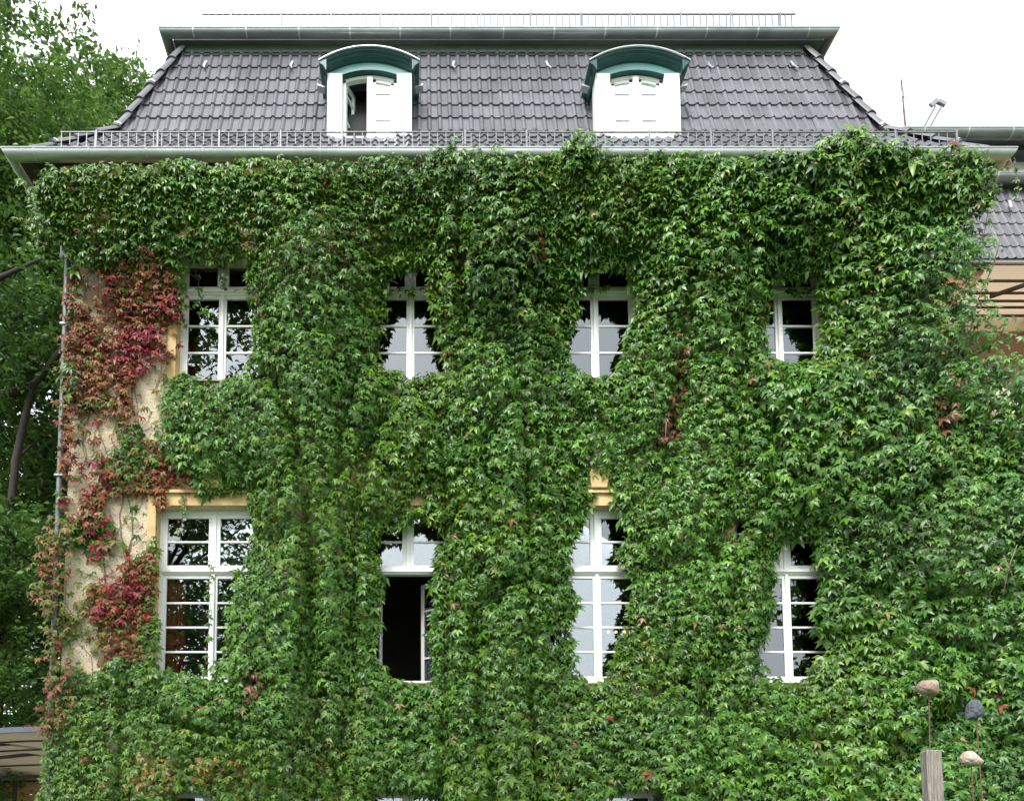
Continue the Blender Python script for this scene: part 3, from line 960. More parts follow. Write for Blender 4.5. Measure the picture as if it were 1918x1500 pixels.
MB().bar(hk, hk + Vector((.02, .05, .16)), .05, .015, (0, -1, .3)).bar(hk, hk + Vector((-.06, -.05, -.05)), .03, .015, (0, -1, .3)).build("roof_hook", M["zinclight"], wr)
wp(MB().box(XA, XB, WY + .45, WY + .62, wz(351, WY + .5), wz(338, WY + .5)).build("fascia", M["zincfascia"]))
def straight_gutter(x0, x1, y, z, r):
    m = MB(); pr = half_round(r)
    m.sweep(pr, [((x0, y + r, z), (0, 1, 0), (0, 0, 1)), ((x1, y + r, z), (0, 1, 0), (0, 0, 1))])
    m.sweep([(u * .93, v * .93) for u, v in pr], [((x0, y + r, z), (0, 1, 0), (0, 0, 1)), ((x1, y + r, z), (0, 1, 0), (0, 0, 1))])
    p = wp(m.build("gutter", M["zinc"])); autosmooth(p, 50)
    MB().tube([(x0, y, z), (x1, y, z)], .012, 6).build("rim_bead", M["zinclight"], p)
    x = x0 + .4
    while x < x1:
        MB().sweep([(u * 1.03, v * 1.03) for u, v in pr], [((x, y + r, z), (0, 1, 0), (0, 0, 1)), ((x + .025, y + r, z), (0, 1, 0), (0, 0, 1))]).build("joint", M["zinclight"], p)
        x += .8
    return p
zg2 = wz(322, WY + .25)
straight_gutter(XA, XB, WY + .25, zg2, .11)
# attic storey above: window band, dark tiled strip, upper gutter
ya = WY + 1.0
wp(MB().box(XA, XB, ya, ya + 3, wz(351, ya), wz(283, ya)).build("attic_wall", M["greywhite"]))
aw = wp(MB().box(un(1893, 300, ya)[0], XB, ya - .06, ya - .002, wz(287, ya), wz(282, ya)).build("window", M["plank"]))
MB().box(un(1900, 300, ya)[0], un(1912, 300, ya)[0], ya - .012, ya - .003, wz(300, ya), wz(291, ya)).build("pane", M["black"], aw)
MB().bar((un(1894, 288, ya)[0], ya - .05, wz(288, ya)), (un(1882, 320, ya)[0], ya - .05, wz(320, ya)), .05, .04, (0, -1, 0)).build("brace", M["plank"], aw)
wp(MB().box(XA - 1.5, XB, ya - .25, ya + 3, wz(282, ya - .25), wz(256, ya - .25)).build("tile_band", M["tile"]))
wp(MB().box(XA - 1.5, XB, ya - .28, ya - .252, wz(259.5, ya - .28), wz(255.5, ya - .28)).build("trim", M["zincfascia"]))
straight_gutter(un(1690, 238, ya - .6)[0], XB, ya - .6, wz(238, ya - .6), .115)
wp(MB().box(un(1700, 238, ya)[0], XB, ya - .39, ya + 3, wz(251, ya - .5), wz(251, ya - .5) + .1).build("upper_soffit", M["zincfascia"]))
# iron flue and lifted skylight on its roof
fl = empty("flue_pipe", (un(1697, 236, ya + 2)[0], ya + 2, wz(236, ya + 2) - .4))
tag(fl, "thin rusty flue pipe standing up behind the side wing gutter", "flue")
hfl = wz(150, ya + 2) - wz(236, ya + 2) + .4
MB().tube([(0, 0, 0), (-.03, 0, hfl * .55)], .02, 8).tube([(-.03, 0, hfl * .55), (-.05, 0, hfl)], .016, 8).build("pipe", M["rust"], fl)
MB().tube([(-.028, 0, hfl * .72), (-.03, 0, hfl * .80)], .028, 8).build("collar", M["galv"], fl)
MB().bar((.05, 0, .4), (.2, 0, .62), .02, .02).build("stay", M["galv"], fl)
lx0, lz0 = un(1722, 236, ya + 1.2); lx1, lz1 = un(1757, 196, ya + 1.2)
ld = empty("roof_hatch_arm", (lx0, ya + 1.2, lz0 - .2))
tag(ld, "slanting pale metal arm with a grey head on the side wing roof beside the flue", "metal arm")
dx, dz = lx1 - lx0, lz1 - lz0
MB().bar((0, 0, 0), (dx - .06, 0, dz + .16), .04, .04, (0, -1, 0)).build("rail", M["galv"], ld)
MB().bar((.12, 0, 0), (dx + .06, 0, dz + .14), .04, .04, (0, -1, 0)).build("rail", M["galv"], ld)
MB().bar((dx - .16, 0, dz + .17), (dx + .0, 0, dz + .30), .05, .10, (0, 0, 1)).bar((dx - .0, 0, dz + .27), (dx + .15, 0, dz + .19), .07, .09, (0, 0, 1)).build("head", M["zinc"], ld, bevel=.008)

# awning on the wing (underside seen)
za_, yb_ = wz(489, 1.35), WY + .0
zb_ = wz(606, yb_)
aw = empty("wing_awning", (12, WY, za_))
tag(aw, "large beige awning with thin brown ribs, seen from below under the side wing roof", "awning")
off = Vector((12, WY, za_))
def rel(*p): return tuple(Vector(p) - off)
AX0, AX1 = 9.0, 15.5
pts = []
m = MB(); nn = 12
for i in range(nn + 1):
    t = i / nn; y = 1.35 + (yb_ - 1.35) * t; z = za_ + (zb_ - za_) * t - .10 * math.sin(math.pi * t) * (1 - t) - (.10 * max(0, t - .85) / .15)
    for xx in (AX0, AX1): m.v.append(rel(xx, y, z))
for i in range(nn):
    a = i * 2
    m.f += [(a, a + 1, a + 3, a + 2)]
o = m.build("cloth", M["cloth"], aw); autosmooth(o, 40)
def awz(t): return 1.35 + (yb_ - 1.35) * t, za_ + (zb_ - za_) * t - .10 * math.sin(math.pi * t) * (1 - t) - (.10 * max(0, t - .85) / .15)
for t in (.02, .235, .42, .56, .68, .84):
    y, z = awz(t); MB().bar(rel(AX0, y, z - .018), rel(AX1, y, z - .018), .028, .03).build("rib", M["brownrib"], aw)
MB().bar(rel(un(1918, 508, 1.5)[0] + .4, 1.30, za_ + .12 - .35), rel(un(1845, 560, 2.0)[0], 1.9, wz(556, 1.9)), .05, .05).build("strut", M["brownrib"], aw)
MB().bar(rel(13.0, 2.0, za_ - .12), rel(10.3, 2.45, zb_ + .06), .025, .025).build("strut", M["plank"], aw)

# ================================================================ LEFT: awning roof and timber wall
pav = empty("garden_awning", (-9, 2.5, 0))
tag(pav, "beige garden awning with black ribs and blue grey edge, low beside the red creeper", "awning")
po = Vector((-9, 2.5, 0)); rel2 = lambda *p: tuple(Vector(p) - po)
def crown_z(x):      # the front edge rises towards the right and rounds off
    return un(72, 1367, 1.0)[1] - .055 * max(0, (-5.35 - x)) ** 1.5
zfar = un(40, 1468, 3.6)[1]
m = MB(); nx, ny = 14, 8; PX_0, PX_1 = -10.5, -4.9
def cl(i, j, dz=0):
    x = PX_0 + (PX_1 - PX_0) * i / nx; t = j / ny
    return rel2(x, 1.0 + 2.6 * t, crown_z(x) * (1 - t) + zfar * t - .05 * math.sin(math.pi * t) + dz)
for i in range(nx + 1):
    for j in range(ny + 1): m.v.append(cl(i, j))
for i in range(nx):
    for j in range(ny):
        a = i * (ny + 1) + j; m.f.append((a, a + 1, a + ny + 2, a + ny + 1))
o = m.build("cloth", M["cloth2"], pav); autosmooth(o, 50)
v = MB()
for i in range(nx + 1):
    p = Vector(cl(i, 0)); v.v += [tuple(p + Vector((0, -.012, -.02))), tuple(p + Vector((0, -.012, .055))), tuple(p + Vector((0, .012, .055))), tuple(p + Vector((0, .012, -.02)))]
for i in range(nx):
    for j in range(4): a, b = i * 4 + j, i * 4 + (j + 1) % 4; v.f.append((a, b, b + 4, a + 4))
v.build("valance", M["valance"], pav)
for j in (1, 2, 4, 6, 7):
    r = MB()
    for i in range(nx): r.bar(Vector(cl(i, j)) + Vector((0, 0, -.015)), Vector(cl(i + 1, j)) + Vector((0, .06 * 0, -.015)), .025, .025)
    r.build("rib", M["black"], pav)
MB().bar(Vector(rel2(-6.9, 1.3, un(0, 1430, 1.3)[1])), Vector(rel2(-5.2, 2.2, un(90, 1402, 2.2)[1])), .05, .05).build("strut", M["black"], pav)
MB().bar(Vector(rel2(-6.6, 1.15, un(0, 1400, 1.15)[1])), Vector(rel2(-5.0, 1.9, un(95, 1384, 1.9)[1])), .035, .035).build("strut", M["black"], pav)
MB().bar(Vector(rel2(-7.6, 2.2, un(0, 1462, 2.2)[1])), Vector(rel2(-5.6, 3.0, un(60, 1450, 3.0)[1])), .05, .05).build("strut", M["black"], pav)
xp = un(28, 1480, 2.9)[0]
MB().tube([rel2(xp, 2.9, 0), rel2(xp, 2.9, zfar + .1)], .03, 8).build("post", M["black"], pav)
tw = empty("timber_wall", (-8, 3.72, 0))
tag(tw, "orange brown timber board wall under the beige garden awning", "wall")
for k in range(17):
    z = .02 + k * .142
    MB().box(-3.5, 3.0, -.012 + .004 * (k % 2), .012, z, z + .136).build("plank", M["plank"], tw, bevel=.004)

# ================================================================ GARDEN STONES ON RODS
def stone(name, outline, centre, depth, seed, m, parent, px_c, Y):
    """rough stone: rounded hull whose middle section is the given outline (survey pixels), seen broadside"""
    r = random.Random(seed); b = bmesh.new()
    c = un(*px_c, Y)
    for q, k in ((-.5, .45), (-.32, .86), (0, 1.0), (.32, .84), (.5, .4)):
        for p in outline:
            x, z = un(*p, Y)
            b.verts.new(((x - c[0]) * k * r.uniform(.94, 1.04), q * depth * r.uniform(.85, 1.1), (z - c[1]) * k * r.uniform(.94, 1.04)))
    bmesh.ops.convex_hull(b, input=b.verts[:])
    for v in [v for v in b.verts if not v.link_faces]: b.verts.remove(v)
    bmesh.ops.bevel(b, geom=[e for e in b.edges if e.calc_face_angle(0) > .3], offset=.0035, segments=1, affect='EDGES')
    bmesh.ops.recalc_face_normals(b, faces=b.faces)
    me = bpy.data.meshes.new(name); b.to_mesh(me); b.free()
    o = link(name, me, m, parent, (c[0] - parent.location.x, 0, c[1])); autosmooth(o, 35)
    return o
GY = -5.0
px_, pz_ = un(1743, 1405, GY)
s1 = empty("stone_post", (px_, GY, 0))
tag(s1, "weathered square timber post carrying a tan stone on a thin rusty rod", "garden sculpture", "stones on rods in front of the creeper")
MB().box(-.046, .046, -.046, .046, 0, pz_).build("post", M["wood"], s1, bevel=.007, rot=(0, 0, math.radians(-8)))
rx, rz = un(1737, 1305, GY)
MB().tube([(-.005, 0, pz_ - .02), (rx - px_ + .012, 0, rz + .03)], .004, 6).build("rod", M["rust"], s1)
stone("stone", [(1719.0, 1282.0), (1726.0, 1274.0), (1748.0, 1272.4), (1753.0, 1277.0), (1754.0, 1300.0), (1751.0, 1303.6), (1730.0, 1301.0), (1721.0, 1294.0)], 0, .12, 5, stone_mat("tan_stone", (0.24, 0.17, 0.125), (0.36, 0.28, 0.22), (0.30, 0.22, 0.17)), s1, (1737, 1288), GY)
GY2 = -4.9
bx, bz = un(1829, 1349, GY2)
s2 = empty("stone_stake", (bx, GY2, 0))
tag(s2, "pointed dark slate blue stone on a tall rusty rod, the higher of two stakes", "garden sculpture", "stones on rods in front of the creeper")
MB().tube([(.035, 0, 0), (0, 0, bz)], .0045, 6).build("rod", M["rust"], s2)
stone("stone", [(1820.0, 1309.0), (1813.0, 1318.0), (1810.0, 1330.0), (1810.6, 1347.0), (1828.0, 1349.0), (1841.0, 1336.0), (1836.0, 1322.0), (1829.0, 1310.0)], 0, .10, 12, stone_mat("slate_stone", (0.055, 0.062, 0.078), (0.15, 0.16, 0.185), (0.085, 0.095, 0.115)), s2, (1825, 1330), GY2)
cx_, cz_ = un(1819, 1432, GY2 - .15)
s3 = empty("stone_stake", (cx_, GY2 - .15, 0))
tag(s3, "pale orange and white pointed stone on a short rusty rod below the slate one", "garden sculpture", "stones on rods in front of the creeper")
MB().tube([(.012, 0, 0), (0, 0, cz_)], .0045, 6).build("rod", M["rust"], s3)
stone("stone", [(1800.0, 1419.0), (1807.0, 1406.6), (1818.0, 1405.0), (1826.0, 1416.0), (1841.0, 1427.0), (1836.0, 1433.0), (1814.0, 1433.6), (1802.0, 1428.0)], 0, .10, 23, stone_mat("pale_stone", (0.44, 0.22, 0.10), (0.58, 0.50, 0.45), (0.47, 0.39, 0.35)), s3, (1818, 1419), GY2 - .15)

# ================================================================ THE CREEPER
def surf_y(z):      # how far the cornice pushes the creeper out from the wall, at height z
    t = np.clip((np.asarray(z, float) - 8.35) / 1.5, 0, 1)
    return -.58 * t ** 1.25
def wpt(px, py, lift=.18):
    y = -lift
    for _ in range(5):
        x, z = un(px, py, y); y = float(surf_y(z)) - lift
    return x, z
def wpoly(L, lift=.18): return [wpt(*p, lift(p) if callable(lift) else lift) for p in L]

OUT = wpoly([(60, 306), (90, 298), (130, 306), (180, 298), (240, 310), (300, 302), (380, 306), (430, 292), (500, 298), (560, 294), (620, 306), (690, 296), (750, 298), (800, 286), (850, 282), (900, 286), (950, 294), (1000, 288), (1035, 282), (1060, 272), (1100, 266), (1135, 280), (1160, 292), (1240, 284), (1300, 286), (1350, 288), (1420, 294), (1460, 288), (1520, 288), (1550, 276), (1620, 268), (1690, 272), (1740, 282), (1800, 288), (1850, 292), (1862, 330), (1862, 365), (1846, 395), (1824, 425), (1818, 455), (1838, 480), (1846, 520), (1858, 556), (1852, 598), (1836, 628), (1872, 648), (1892, 676), (1920, 690), (1990, 700), (2080, 760),
             (2080, 1900), (60, 1900), (66, 1500), (78, 1380), (100, 1300), (108, 1220), (92, 1140), (84, 1060), (104, 1000), (116, 930), (122, 880), (130, 800), (132, 660), (130, 520), (106, 440), (72, 380)],
            lambda p: .45 if p[0] > 1700 and p[1] > 440 else .12)
def wider(p, k):
    c = sum(q[0] for q in p) / len(p); return [(c + (q[0] - c) * k, q[1]) for q in p]
HOLES = [wpoly(wider(p, 1.14 if p[0][0] > 1400 else 1.0), .16) for p in (
    [(338, 466), (400, 470), (462, 470), (466, 520), (470, 600), (462, 655), (440, 695), (412, 712), (370, 706), (330, 694), (336, 640), (340, 560)],
    [(737, 494), (770, 490), (803, 492), (812, 545), (818, 600), (832, 655), (836, 688), (800, 703), (760, 704), (725, 690), (700, 668), (712, 620), (728, 575), (722, 530)],
    [(1088, 498), (1140, 500), (1185, 492), (1190, 540), (1186, 580), (1166, 620), (1160, 660), (1155, 690), (1115, 700), (1082, 688), (1068, 640), (1080, 590), (1088, 550)],
    [(1458, 502), (1500, 508), (1535, 502), (1536, 540), (1541, 600), (1538, 650), (1530, 670), (1490, 680), (1447, 665), (1437, 620), (1450, 575), (1462, 540)],
    [(320, 905), (380, 915), (455, 905), (468, 960), (470, 1010), (455, 1060), (440, 1085), (424, 1130), (420, 1180), (414, 1230), (402, 1270), (370, 1262), (330, 1250), (300, 1240), (296, 1150), (296, 1000), (304, 930)],
    [(742, 985), (760, 978), (790, 960), (826, 985), (832, 1010), (822, 1045), (828, 1076), (802, 1092), (812, 1150), (800, 1200), (812, 1262), (790, 1282), (745, 1268), (718, 1245), (700, 1235), (708, 1150), (724, 1100), (718, 1060), (706, 1020), (720, 992)],
    [(778, 906), (806, 910), (806, 945), (772, 945)],
    [(1110, 892), (1148, 892), (1152, 930), (1168, 950), (1168, 1000), (1172, 1050), (1200, 1068), (1197, 1100), (1182, 1150), (1166, 1180), (1160, 1230), (1150, 1260), (1120, 1275), (1080, 1245), (1068, 1210), (1078, 1140), (1072, 1070), (1070, 1020), (1085, 965), (1104, 940)],
    [(1478, 1004), (1500, 1012), (1530, 1002), (1530, 1050), (1543, 1080), (1530, 1120), (1526, 1170), (1552, 1205), (1526, 1240), (1520, 1268), (1484, 1282), (1456, 1262), (1442, 1230), (1452, 1150), (1460, 1080), (1454, 1040)],
)]
GAPS = [wpoly(p, .1) for p in ([(700, 1478), (830, 1478), (830, 1560), (700, 1560)], [(1110, 1474), (1215, 1474), (1215, 1560), (1110, 1560)], [(330, 1484), (410, 1484), (410, 1560), (330, 1560)])]
RED = wpoly([(128, 496), (180, 505), (240, 480), (318, 470), (342, 500), (345, 560), (338, 640), (322, 700), (300, 735), (285, 800), (330, 850), (365, 900), (330, 940), (290, 985), (270, 1010), (300, 1090), (300, 1180), (290, 1240), (215, 1230), (170, 1260), (130, 1330), (70, 1400), (70, 1340), (95, 1180), (80, 1060), (112, 960), (125, 820), (132, 640)], .1)
REDCORE = wpoly([(175, 520), (300, 500), (345, 560), (335, 690), (270, 700), (180, 700), (135, 640), (140, 560)], .1)
SPARSE_TOP = wpoly([(60, 300), (470, 300), (640, 315), (640, 350), (480, 360), (480, 420), (340, 470), (240, 480), (130, 500), (60, 380)], .1)
REDS = [wpoly(p, .25) for p in ([(1255, 640), (1290, 640), (1285, 740), (1270, 830), (1238, 830), (1240, 770), (1262, 740)], [(1750, 745), (1790, 745), (1800, 800), (1760, 810)], [(455, 1260), (495, 1262), (490, 1320), (462, 1318)], [(1000, 455), (1025, 450), (1030, 490), (1005, 495)])]
PALE = [wpoly(p, .3) for p in ([(1215, 520), (1330, 525), (1340, 590), (1240, 610)], [(1535, 250), (1640, 250), (1640, 300), (1540, 300)], [(1700, 590), (1770, 560), (1780, 640), (1720, 660)], [(1790, 400), (1860, 340), (1865, 480), (1815, 470)], [(560, 1300), (700, 1290), (690, 1420), (560, 1420)], [(1040, 1330), (1110, 1340), (1090, 1400), (1040, 1400)])]
YELLOW = [wpoly(p, .3) for p in ([(245, 1415), (340, 1415), (330, 1490), (245, 1490)], [(370, 1410), (450, 1420), (440, 1470), (370, 1470)])]

vr = random.Random(3)
LEAF5 = [compound_leaf(vr) for _ in range(14)]
LEAF3 = [compound_leaf(vr, 3) for _ in range(6)]
VARS = LEAF5 + LEAF3 + [compound_leaf(vr, 5, 1.0, leaflet_small) for _ in range(10)]
GREENS = [(.036, .104, .010), (.052, .136, .013), (.072, .168, .016), (.112, .212, .024), (.037, .102, .016)]
GW = [3, 4, 4, 1.6, 2]
PALES = [(.11, .20, .04), (.15, .23, .05), (.08, .16, .03)]
REDSC = [(.20, .022, .026), (.25, .055, .030), (.17, .055, .030), (.26, .03, .075), (.20, .10, .035), (.12, .11, .03), (.055, .11, .028)]

def thickness(x, z):
    """how far the leaves stand out from the wall"""
    t = .06 + .44 * N1(x * .95 + 3, z * .26 + 7) ** 1.25 + .17 * N2(x * 2.3, z * .8) + .07 * N3(x * 4.6, z * 3.4)
    # folds where one hanging curtain of shoots ends and the next begins
    fold = np.clip(np.abs(N5(x * 1.0 + 7, z * .20 + 3) - .5) / .075, 0, 1); tier = np.clip(np.abs(N2(x * .55 + 13, z * .95 + 5) - .5) / .055, 0, 1)
    # columns of growth between the windows bulge
    for c in (-1.33, 1.25, 3.78):
        t = t + .24 * np.exp(-((x - c - .25 * (N4(z * .5 + c, z * 0 + 2) - .5)) / .5) ** 2)
    t = t + .26 * np.clip((x - 3.6) / 3.0, 0, 1) * (.3 + N1(x * .9 + 20, z * .6))
    t = t + .22 * np.clip((3.4 - z) / 2.0, 0, 1)
    t = np.where(x < -3.2, t * np.clip((x + 5.0) / 1.8 * .7 + .3, .3, 1), t)
    # thinner towards the openings, which the owners keep clipped
    d = np.full(np.shape(x), 9.0)
    for h in HOLES:
        for (ax, az), (bx, bz) in zip(h, h[1:] + h[:1]):
            ux, uz = bx - ax, bz - az
            q = np.clip(((x - ax) * ux + (z - az) * uz) / (ux * ux + uz * uz + 1e-9), 0, 1)
            d = np.minimum(d, np.hypot(x - ax - q * ux, z - az - q * uz))
    t = t * (.22 + .78 * np.clip(d / .42, 0, 1) ** .8)
    t = t * (1 - .72 * np.clip((z - 8.9) / .9, 0, 1))
    t = t * (.30 + .70 * fold) * (.45 + .55 * tier)
    t = t + .13 * (N5(x * 6.5, z * 8.5) - .5) * np.clip(t / .2, 0, 1)
    return np.maximum(t, .02)
    return t

def place(cell, lo, hi, rr, seed):
    """jittered grid over the creeper outline"""
    r = np.random.default_rng(seed)
    xa, xb, za, zb = -5.6, 9.6, 0.1, 10.35
    nx, nz = int((xb - xa) / cell), int((zb - za) / cell)
    gx, gz = np.meshgrid(np.arange(nx), np.arange(nz))
    x = xa + (gx.ravel() + r.random(nx * nz) * 1.1) * cell
    z = za + (gz.ravel() + (gx.ravel() % 2) * .5 + r.random(nx * nz) * 1.0) * cell
    ragx = (N4(x * 3.1, z * 3.1) - .5) * .26; ragz = (N5(x * 3.3, z * 3.0) - .5) * np.where(z > 9.5, .12, .26)
    keep = inpoly(x + ragx, z + ragz, OUT)
    for h in HOLES + GAPS: keep &= ~inpoly(x + ragx * .55, z + ragz * .55, h)
    x, z = x[keep], z[keep]
    n = len(x)
    red = inpoly(x + (N4(x * 2, z * 2 + 9) - .5) * .5, z, RED)
    spt = inpoly(x, z, SPARSE_TOP)
    p = np.ones(n)
    w = .5 * N2(x * 2.2 + 40, z * 1.25 + 11) + .35 * N3(x * 4.5, z * 2.4) + .15 * N5(x * 9, z * 7)
    p = np.where(red, np.clip((w - .375 + .13 * np.clip((5.4 - z) / .8, 0, 1) * np.clip((x + 4.45) / .3, 0, 1)) * 6, .05, .95), p)
    p = np.where(spt, np.clip((.5 * N2(x * 1.8 + 5, z * 3.2) + .5 * N3(x * 4, z * 6) - .24) * 5, .25, .97), p)
    dens = N3(x * 5.5 + 3, z * 6.5 + 1)
    p = np.where(~red & ~spt & (dens < .22), .45, p)
    k = r.random(n) < p * rr
    x, z, red, spt = x[k], z[k], red[k], spt[k]
    n = len(x)
    th = thickness(x, z)
    th = np.where(red, .05 + .35 * th, th); th = np.where(spt, .06 + .55 * th, th)
    f = lo + (hi - lo) * r.random(n)
    y = surf_y(z) - .02 - th * f
    return r, x, y, z, red, spt, th

def leaf_frames(r, n, side_tilt=0.0):
    out = np.stack([r.normal(side_tilt, .42, n), -np.abs(r.normal(.85, .25, n)), r.normal(.55, .33, n)], 1)
    dn = np.stack([r.normal(0, .50, n), r.normal(-.35, .3, n), np.full(n, -1.0)], 1)
    return dn, out

def colours(r, x, z, red):
    n = len(x)
    c = palette(r, n, GREENS, GW, .16)
    patch = N1(x * .8 + 50, z * .8 + 3)[:, None]
    c = c * (.78 + .45 * patch)
    warm = (N2(x * .7 + 9, z * .9 + 30)[:, None] > .62) * .5
    c = c * (1 - warm) + warm * c * np.array([[1.35, 1.08, .8]])
    right_shade = (np.clip((x - 4.6) / 1.6, 0, 1) * (.4 + .6 * N4(x * .9, z * .7)))[:, None]  # shading of the right-hand growth painted into the leaf colour, darker and bluer
    c = c * (1 - right_shade) + right_shade * c * np.array([[.80, .90, 1.25]])
    for q in PALE:
        s = inpoly(x, z, q) & (r.random(n) < .6); c[s] = palette(r, s.sum(), PALES, [1, 1, 2], .15)
    for q in YELLOW:
        s = inpoly(x, z, q) & (r.random(n) < .55); c[s] = palette(r, s.sum(), [(.28, .20, .03), (.18, .20, .035), (.22, .10, .03)], [1, 2, .6], .15)
    odd = r.random(n) < .012; c[odd] = palette(r, odd.sum(), [(.20, .06, .03), (.20, .14, .05), (.14, .18, .03)], [1, 1, 2], .15)
    for q in REDS:
        s = inpoly(x, z, q) & (r.random(n) < .6); c[s] = palette(r, s.sum(), [(.13, .055, .028), (.17, .035, .03), (.14, .075, .035)], [2, .8, 1.6], .15)
    return c

def redcolours(r, x, z):
    n = len(x)
    low = np.clip((6.6 - z) / 1.5, 0, 1)
    ph = N2(x * 1.6 + 60, z * 1.5 + 4) + r.normal(0, .15, n)
    c = np.empty((n, 3))
    crim = palette(r, n, [(.19, .012, .022), (.22, .018, .046), (.16, .018, .018)], [2, 1, 1.2], .22)
    rust = palette(r, n, [(.23, .082, .034), (.19, .062, .030), (.26, .12, .058), (.17, .105, .03)], [2, 2, 1, 1.6], .22)
    olive = palette(r, n, [(.13, .12, .03), (.10, .12, .03), (.17, .13, .035)], [1, 1, 1], .18)
    green = palette(r, n, GREENS, GW, .16)
    lim_c, lim_r, lim_o = .84 + 0 * low, .42 + .14 * low, .30 + .06 * low
    c[:] = green
    s = ph > .26 + .10 * low; c[s] = olive[s]
    s = ph > lim_r - .03; c[s] = rust[s]
    s = ph > lim_c - .03; c[s] = crim[s]
    top = inpoly(x, z, REDCORE)
    s = top & (ph < .45) & (r.random(n) < .85); c[s] = rust[s]
    s = top & (x > -3.6) & (ph > .70); c[s] = crim[s]
    return c

parts_pos, parts_red = [], []
G = []      # green: list of tuples
RD = []
for cell, lo, hi, rr, seed, sc in ((.060, .82, 1.16, .92, 1, .74), (.067, .40, .76, .92, 2, .78), (.067, .04, .36, .97, 3, 1.15), (.055, .1, .9, .97, 4, .9)):
    r, x, y, z, red, spt, th = place(cell, lo, hi, rr, seed)
    n = len(x)
    if seed == 4:       # one more layer where the growth leans out under the eaves
        k = (z > 8.9) & ((x > -3.6) | (r.random(n) < .55)); x, y, z, red, spt, th = x[k], y[k], z[k], red[k], spt[k], th[k]; n = len(x)
    dn, out = leaf_frames(r, n)
    # leaves at the rim of a bulge turn with the surface
    e = .06
    gx = (thickness(x + e, z) - thickness(x - e, z)) / (2 * e); gz = (thickness(x, z + e) - thickness(x, z - e)) / (2 * e)
    out[:, 0] -= .80 * np.clip(gx, -1, 1); out[:, 2] += -.5 * np.clip(gz, -1, 1)
    s = sc * np.clip(r.normal(.102, .028, n), .05, .18)
    s = s * (.80 + .42 * N2(x * .8 + 31, z * .9 + 17))
    s = np.where(red, s * .86, s)
    s = s * np.where(x > 4.5, 1.08, 1.0)
    vid_ = r.integers(0, 14, n); t3 = r.random(n) < .14; vid_[t3] = 14 + r.integers(0, 6, t3.sum())
    sm_ = (r.random(n) < .5) | (seed > 1); vid_[sm_] = 20 + r.integers(0, 10, sm_.sum())
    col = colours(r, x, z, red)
    pos = np.stack([x, y, z], 1)
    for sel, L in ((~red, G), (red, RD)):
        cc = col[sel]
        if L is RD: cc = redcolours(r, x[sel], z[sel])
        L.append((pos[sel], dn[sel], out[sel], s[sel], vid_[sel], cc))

def strand(pts, n, size, cols, wts, seed, spread=.06, to=None, lift=.0):
    """a hanging or climbing shoot: leaves set along a polyline of world points"""
    r = np.random.default_rng(seed)
    P = np.array(pts, float); seg = np.linalg.norm(np.diff(P, axis=0), axis=1); cum = np.concatenate([[0], np.cumsum(seg)])
    t = np.sort(r.random(n)) * cum[-1]
    pos = np.stack([np.interp(t, cum, P[:, i]) for i in range(3)], 1) + r.normal(0, spread, (n, 3)) * np.array([1, .5, 1])
    dn, out = leaf_frames(r, n)
    s = np.clip(r.normal(size, size * .25, n), size * .5, size * 1.5)
    (to if to is not None else G).append((pos, dn, out, s, r.integers(0, 20, n), palette(r, n, cols, wts, .15)))
def P3(L, lift):
    o = []
    for px, py in L:
        x, z = un(px, py, -lift); o.append((x, -lift, z))
    return o
stems = []
def shoot(L, lift, n, size, cols=GREENS, wts=GW, seed=0, spread=.05, to=None):
    p = P3(L, lift); stems.append((p, .005)); strand(p, n, size, cols, wts, seed, spread, to)
shoot([(398, 1050), (390, 1100), (396, 1150), (388, 1200), (384, 1262)], .02, 26, .062, seed=31, spread=.035)
shoot([(430, 400), (425, 450), (418, 500), (420, 545)], .05, 40, .055, [(.16, .18, .07), (.10, .15, .05), (.18, .16, .08)], [1, 2, 1], 32, .05)
shoot([(350, 905), (345, 945), (340, 985), (338, 1002)], .05, 14, .06, [(.12, .14, .03), (.06, .12, .03), (.2, .1, .04)], [1, 2, 1], 33, .04)
shoot([(352, 510), (372, 525), (372, 560), (382, 590)], .03, 15, .07, seed=34, spread=.045)
shoot([(730, 545), (760, 545), (800, 540), (815, 545)], .02, 22, .06, seed=35, spread=.035)
shoot([(1085, 545), (1110, 540), (1140, 542)], .02, 14, .06, seed=36, spread=.03)
shoot([(1478, 542), (1500, 548), (1530, 545)], .02, 26, .062, seed=37, spread=.035)
shoot([(1080, 300), (1070, 400), (1078, 470), (1082, 540)], .22, 40, .07, seed=38, spread=.05)
shoot([(1195, 950), (1190, 1000), (1196, 1050)], .18, 20, .08, seed=39, spread=.06)
shoot([(90, 400), (70, 440), (74, 470)], .35, 30, .06, PALES, [1, 1, 2], 40, .07)
shoot([(110, 395), (95, 425), (40, 410)], .3, 22, .055, PALES, [1, 1, 2], 41, .05)
shoot([(1862, 330), (1850, 400), (1838, 470), (1835, 500)], .35, 70, .06, PALES, [1, 1, 2], 42, .08)
shoot([(1888, 290), (1905, 330), (1910, 370)], .30, 16, .05, PALES, [1, 1, 1], 43, .04)
shoot([(1850, 600), (1880, 640), (1905, 660)], .45, 40, .08, seed=44, spread=.12)
